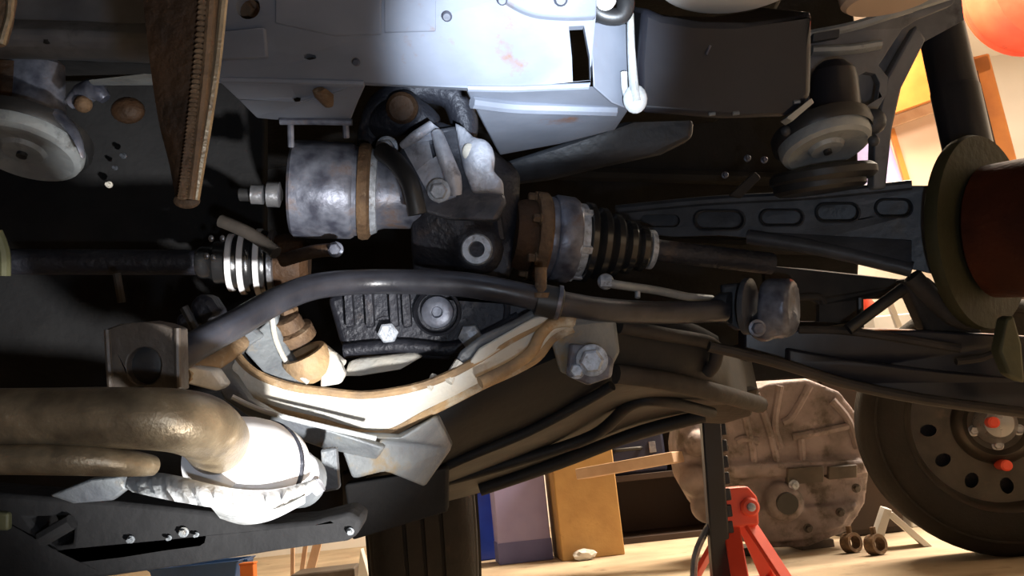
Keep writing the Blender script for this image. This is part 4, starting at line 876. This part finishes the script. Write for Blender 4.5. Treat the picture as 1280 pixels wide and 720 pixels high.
# flared joint
ja = P(268, 572, .565); jx = (P(366, 598, .66) - ja).normalized()
t2 = thing('exhaust_flange', P(315, 640, .62), 'bright silvery exhaust flange with a ring groove below the subframe', 'flange')
G().lathe(ja, jx, [(0, .024), (.012, .029), (.035, .033), (.050, .034), (.053, .0325), (.056, .0325), (.059, .034), (.068, .033), (.074, .028), (.076, .001)], 56).build('flare', 'flare', t2)
G().lathe(ja + jx * .052, jx, [(0, .0330), (.001, .0347), (.0035, .0347), (.0045, .0330)], 56, close=True).build('groove_ring', 'iron', t2)
G().ball(P(376, 592, .63), .013, 1, 1.3, 1).build('clamp_nut', 'alu', t2)
G().lathe(ja + jx * .07, jx, [(0, .026), (.02, .024), (.05, .02)], 30).build('rear_pipe', 'subgrey', t2)
for pts in (((392, 612, .62), (402, 606, .62)),): G().tube([P(*p) for p in pts], .005, 8).build('clamp_screw', 'alu', t2)
# torn heat shield lip below
t = thing('heat_shield', P(270, 650, .60), 'crumpled silver heat shield lip below the exhaust bend', 'heat shield')
tp = cr([P(158, 598, .55), P(190, 592, .55), P(220, 596, .535), P(260, 606, .53), P(300, 613, .547), P(340, 613, .565), P(372, 606, .585), P(395, 598, .61)], 5)
bt = cr([P(165, 615, .53), P(195, 622, .53), P(225, 628, .52), P(262, 634, .515), P(300, 640, .532), P(340, 638, .55), P(368, 628, .575), P(396, 608, .602)], 5)
R = []
for i, (a, b_) in enumerate(zip(tp, bt)):
    j = .0015 * math.sin(i * 2.3) ; R.append([a, (a + b_) / 2 - Fv * (.006 + j * 2) + Uv * j, b_, b_ + Fv * .003, (a + b_) / 2 - Fv * .003, a + Fv * .003])
G().rings(R).build('lip', 'shield', t, angle=70)
g = G()
u0 = [P(262, 632, .516), P(300, 638, .533), P(345, 636, .552), P(380, 620, .583)]
u1 = [P(275, 648, .56), P(305, 656, .57), P(340, 650, .585), P(380, 630, .61)]
R = [[a, b_, b_ + Fv * .004, a + Fv * .004] for a, b_ in zip(cr(u0, 5), cr(u1, 5))]
g.rings(R).build('skirt', 'shield', t, angle=70)
G().plate(ppolyd([(110, 600, .56), (150, 596, .56), (158, 612, .56), (140, 626, .57), (90, 630, .57), (60, 620, .57)]), Fv * .01).build('inner_skin', 'subgrey', t, bevel=.002)
# square exhaust hanger bracket
t = thing('exhaust_hanger', P(178, 488, .58), 'dirty square exhaust hanger bracket with a dark round hole on the pipe', 'bracket')
hole = [(180 + 22 * math.cos(q), 458 + 24 * math.sin(q)) for q in (2 * math.pi * k / 20 for k in range(20))]
G().plate(ppoly([(132, 412), (150, 405), (185, 402), (205, 406), (221, 412), (223, 490), (137, 492)], .575), Fv * .02, [ppoly(hole, .575)]).build('plate', 'geardk', t, bevel=.003)
G().lathe(P(180, 458, .583), Fv, [(0, .001), (0, .009), (.001, .0125), (.03, .0125)], 30).build('rubber_bush', 'rubber', t)
G().tube(cr([P(134, 412, .573), P(136, 450, .573), P(139, 490, .573)], 4), .0022, 8).build('edge', 'geardk', t)
G().tube(cr([P(222, 410, .573), P(222, 450, .573), P(223, 484, .573)], 4), .002, 8).build('edge', 'geardk', t)
# grey clip block above it
t = thing('clip_block', P(260, 400, .80), 'pair of small pale clip blocks under the left axle boot', 'clip')
G().plate(ppoly([(234, 382), (248, 366), (262, 372), (275, 392), (262, 408), (246, 406)], .80), Fv * .03).build('block', 'iron', t, bevel=.005)
G().plate(ppoly([(218, 396), (230, 390), (240, 404), (238, 416), (222, 416)], .79), Fv * .03).build('block', 'iron', t, bevel=.004)
G().tube([P(230, 384, .785), P(248, 418, .785)], .004, 8).build('clip_strap', 'rubber', t)
G().tube([P(226, 420, .79), P(238, 452, .78)], .008, 8).build('lower_clip', 'arm', t)
G().tube([P(146, 342, .86), P(152, 378, .86)], .004, 8).build('tie', 'armbrn', t)

# --- black lower valance
t = thing('lower_valance', P(200, 700, .60), 'black lower rear valance with small bolts across the bottom left', 'valance')
out = [(-60, 612), (60, 622), (150, 628), (260, 640), (330, 657), (390, 652), (436, 640), (452, 650), (448, 668), (436, 676), (350, 688), (240, 706), (130, 722), (-60, 745)]
hol = [(34, 646), (80, 645), (92, 655), (90, 680), (68, 684), (52, 672)]
G().plate(ppoly(out, .66), Fv * .035, [ppoly(hol, .66)]).build('panel', 'under', t, bevel=.005)
G().plate(ppoly([(28, 638), (100, 638), (100, 690), (28, 690)], .70), Fv * .01).build('olive_backing', 'oliveb', t)
G().tube([P(52, 674, .655), P(90, 652, .655)], .006, 8).build('strut', 'under', t)
G().plate(ppoly([(-10, 640), (10, 642), (10, 664), (-10, 664)], .655), Fv * .01).build('tab', 'oliveb', t, bevel=.002)
for x, y, r in ((230, 665, .004), (164, 674, .003), (212, 672, .002), (246, 668, .002), (438, 664, .003)): G().hexbolt(P(x, y, .658), -Fv, r * .7, .005).build('bolt', 'subgrey', t)
G().plate(ppolyd([(430, 606, .90), (560, 585, .955), (560, 640, .97), (440, 676, .92)]), Fv * .02).build('side_apron', 'under', t, bevel=.003)

# --- rusty strap hanging close to the camera at the top left, and its neighbour at the edge
t = thing('hanging_strap', P(233, 258, .45), 'rusty tapered steel strap with knurled edge hanging in front', 'strap')
SD = .45
lf = cr([P(160, -60, SD), P(168, 0, SD), (P(178, 80, SD)), P(190, 150, SD), P(205, 205, SD), P(214, 250, SD)], 6)
rt = cr([P(292, -60, SD), P(284, 0, SD), P(275, 80, SD), P(264, 150, SD), P(254, 205, SD), P(246, 250, SD)], 6)
R = []
for a, b_ in zip(lf, rt):
    w2 = (b_ - a); R.append([a + Fv * .014, a + w2 * .06 + Fv * .004, a + w2 * .35 + Fv * .001, a + w2 * .74 + Fv * .0, b_ - w2 * .03 - Fv * .002, b_ + Fv * .001, b_ - w2 * .05 + Fv * .006, a + w2 * .5 + Fv * .008, a + w2 * .1 + Fv * .012])
G().rings(R).build('strap', 'rustdk', t, angle=60)
ed = [a + (b_ - a) * .86 - Fv * .0012 for a, b_ in zip(lf, rt)]
G().tube(ed, [.0055, .005, .0045, .004], 10, flat=.6).build('rolled_edge', 'rust', t)
kn = [a + (b_ - a) * .97 - Fv * .001 for a, b_ in zip(lf, rt)]
G().tube(kn, .0022, 8).build('bright_edge', 'pipe', t)
for i in range(0, len(ed) - 1, 1):
    for s in (0, .5):
        c = ed[i].lerp(ed[i + 1], s); G().ball(c - Fv * .003 - Rv * .004, .0021, 1.4, .7, .8, seg=8).build('knurl', 'rust', t)
G().ball((lf[-1] + rt[-1]) / 2 + Fv * .004, L(17, SD), 1, .6, .35).build('rounded_tip', 'rust', t)
t = thing('edge_strap', P(4, 55, .45), 'short end of a second rusty strap at the sill rail end', 'strap')
G().plate(ppolyd([(-30, -60, SD), (18, -60, SD), (15, 0, SD), (10, 30, SD), (2, 56, SD), (-30, 60, SD)]), Fv * .006).build('strap', 'rust', t, bevel=.002)
G().tube([P(16, -40, SD - .001), P(12, 20, SD - .001), P(2, 55, SD - .001)], .002, 8).build('bright_edge', 'pipe', t)

# small glints: bolts on the dark inner wing at the left
t = SHELL
G().plate(ppolyd([(-120, 100, 1.08), (330, 100, 1.12), (330, 480, 1.1), (-120, 560, 1.02)]), Fv * .02).build('inner_wing', 'under', t, bevel=.003)
for x, y, r, m_ in ((137, 231, .003, 'sub'), (155, 195, .0026, 'arm'), (145, 210, .002, 'arm')): G().hexbolt(P(x, y, 1.065), -Fv, r, .008).build('bolt', m_, t)
G().tube(cr([P(-4, 290, .9), P(5, 315, .9), P(6, 345, .9)], 4), .006, 8).build('hose', 'oliveb', t)

for o in bpy.data.objects:
    if '_org' in o.keys(): del o['_org']
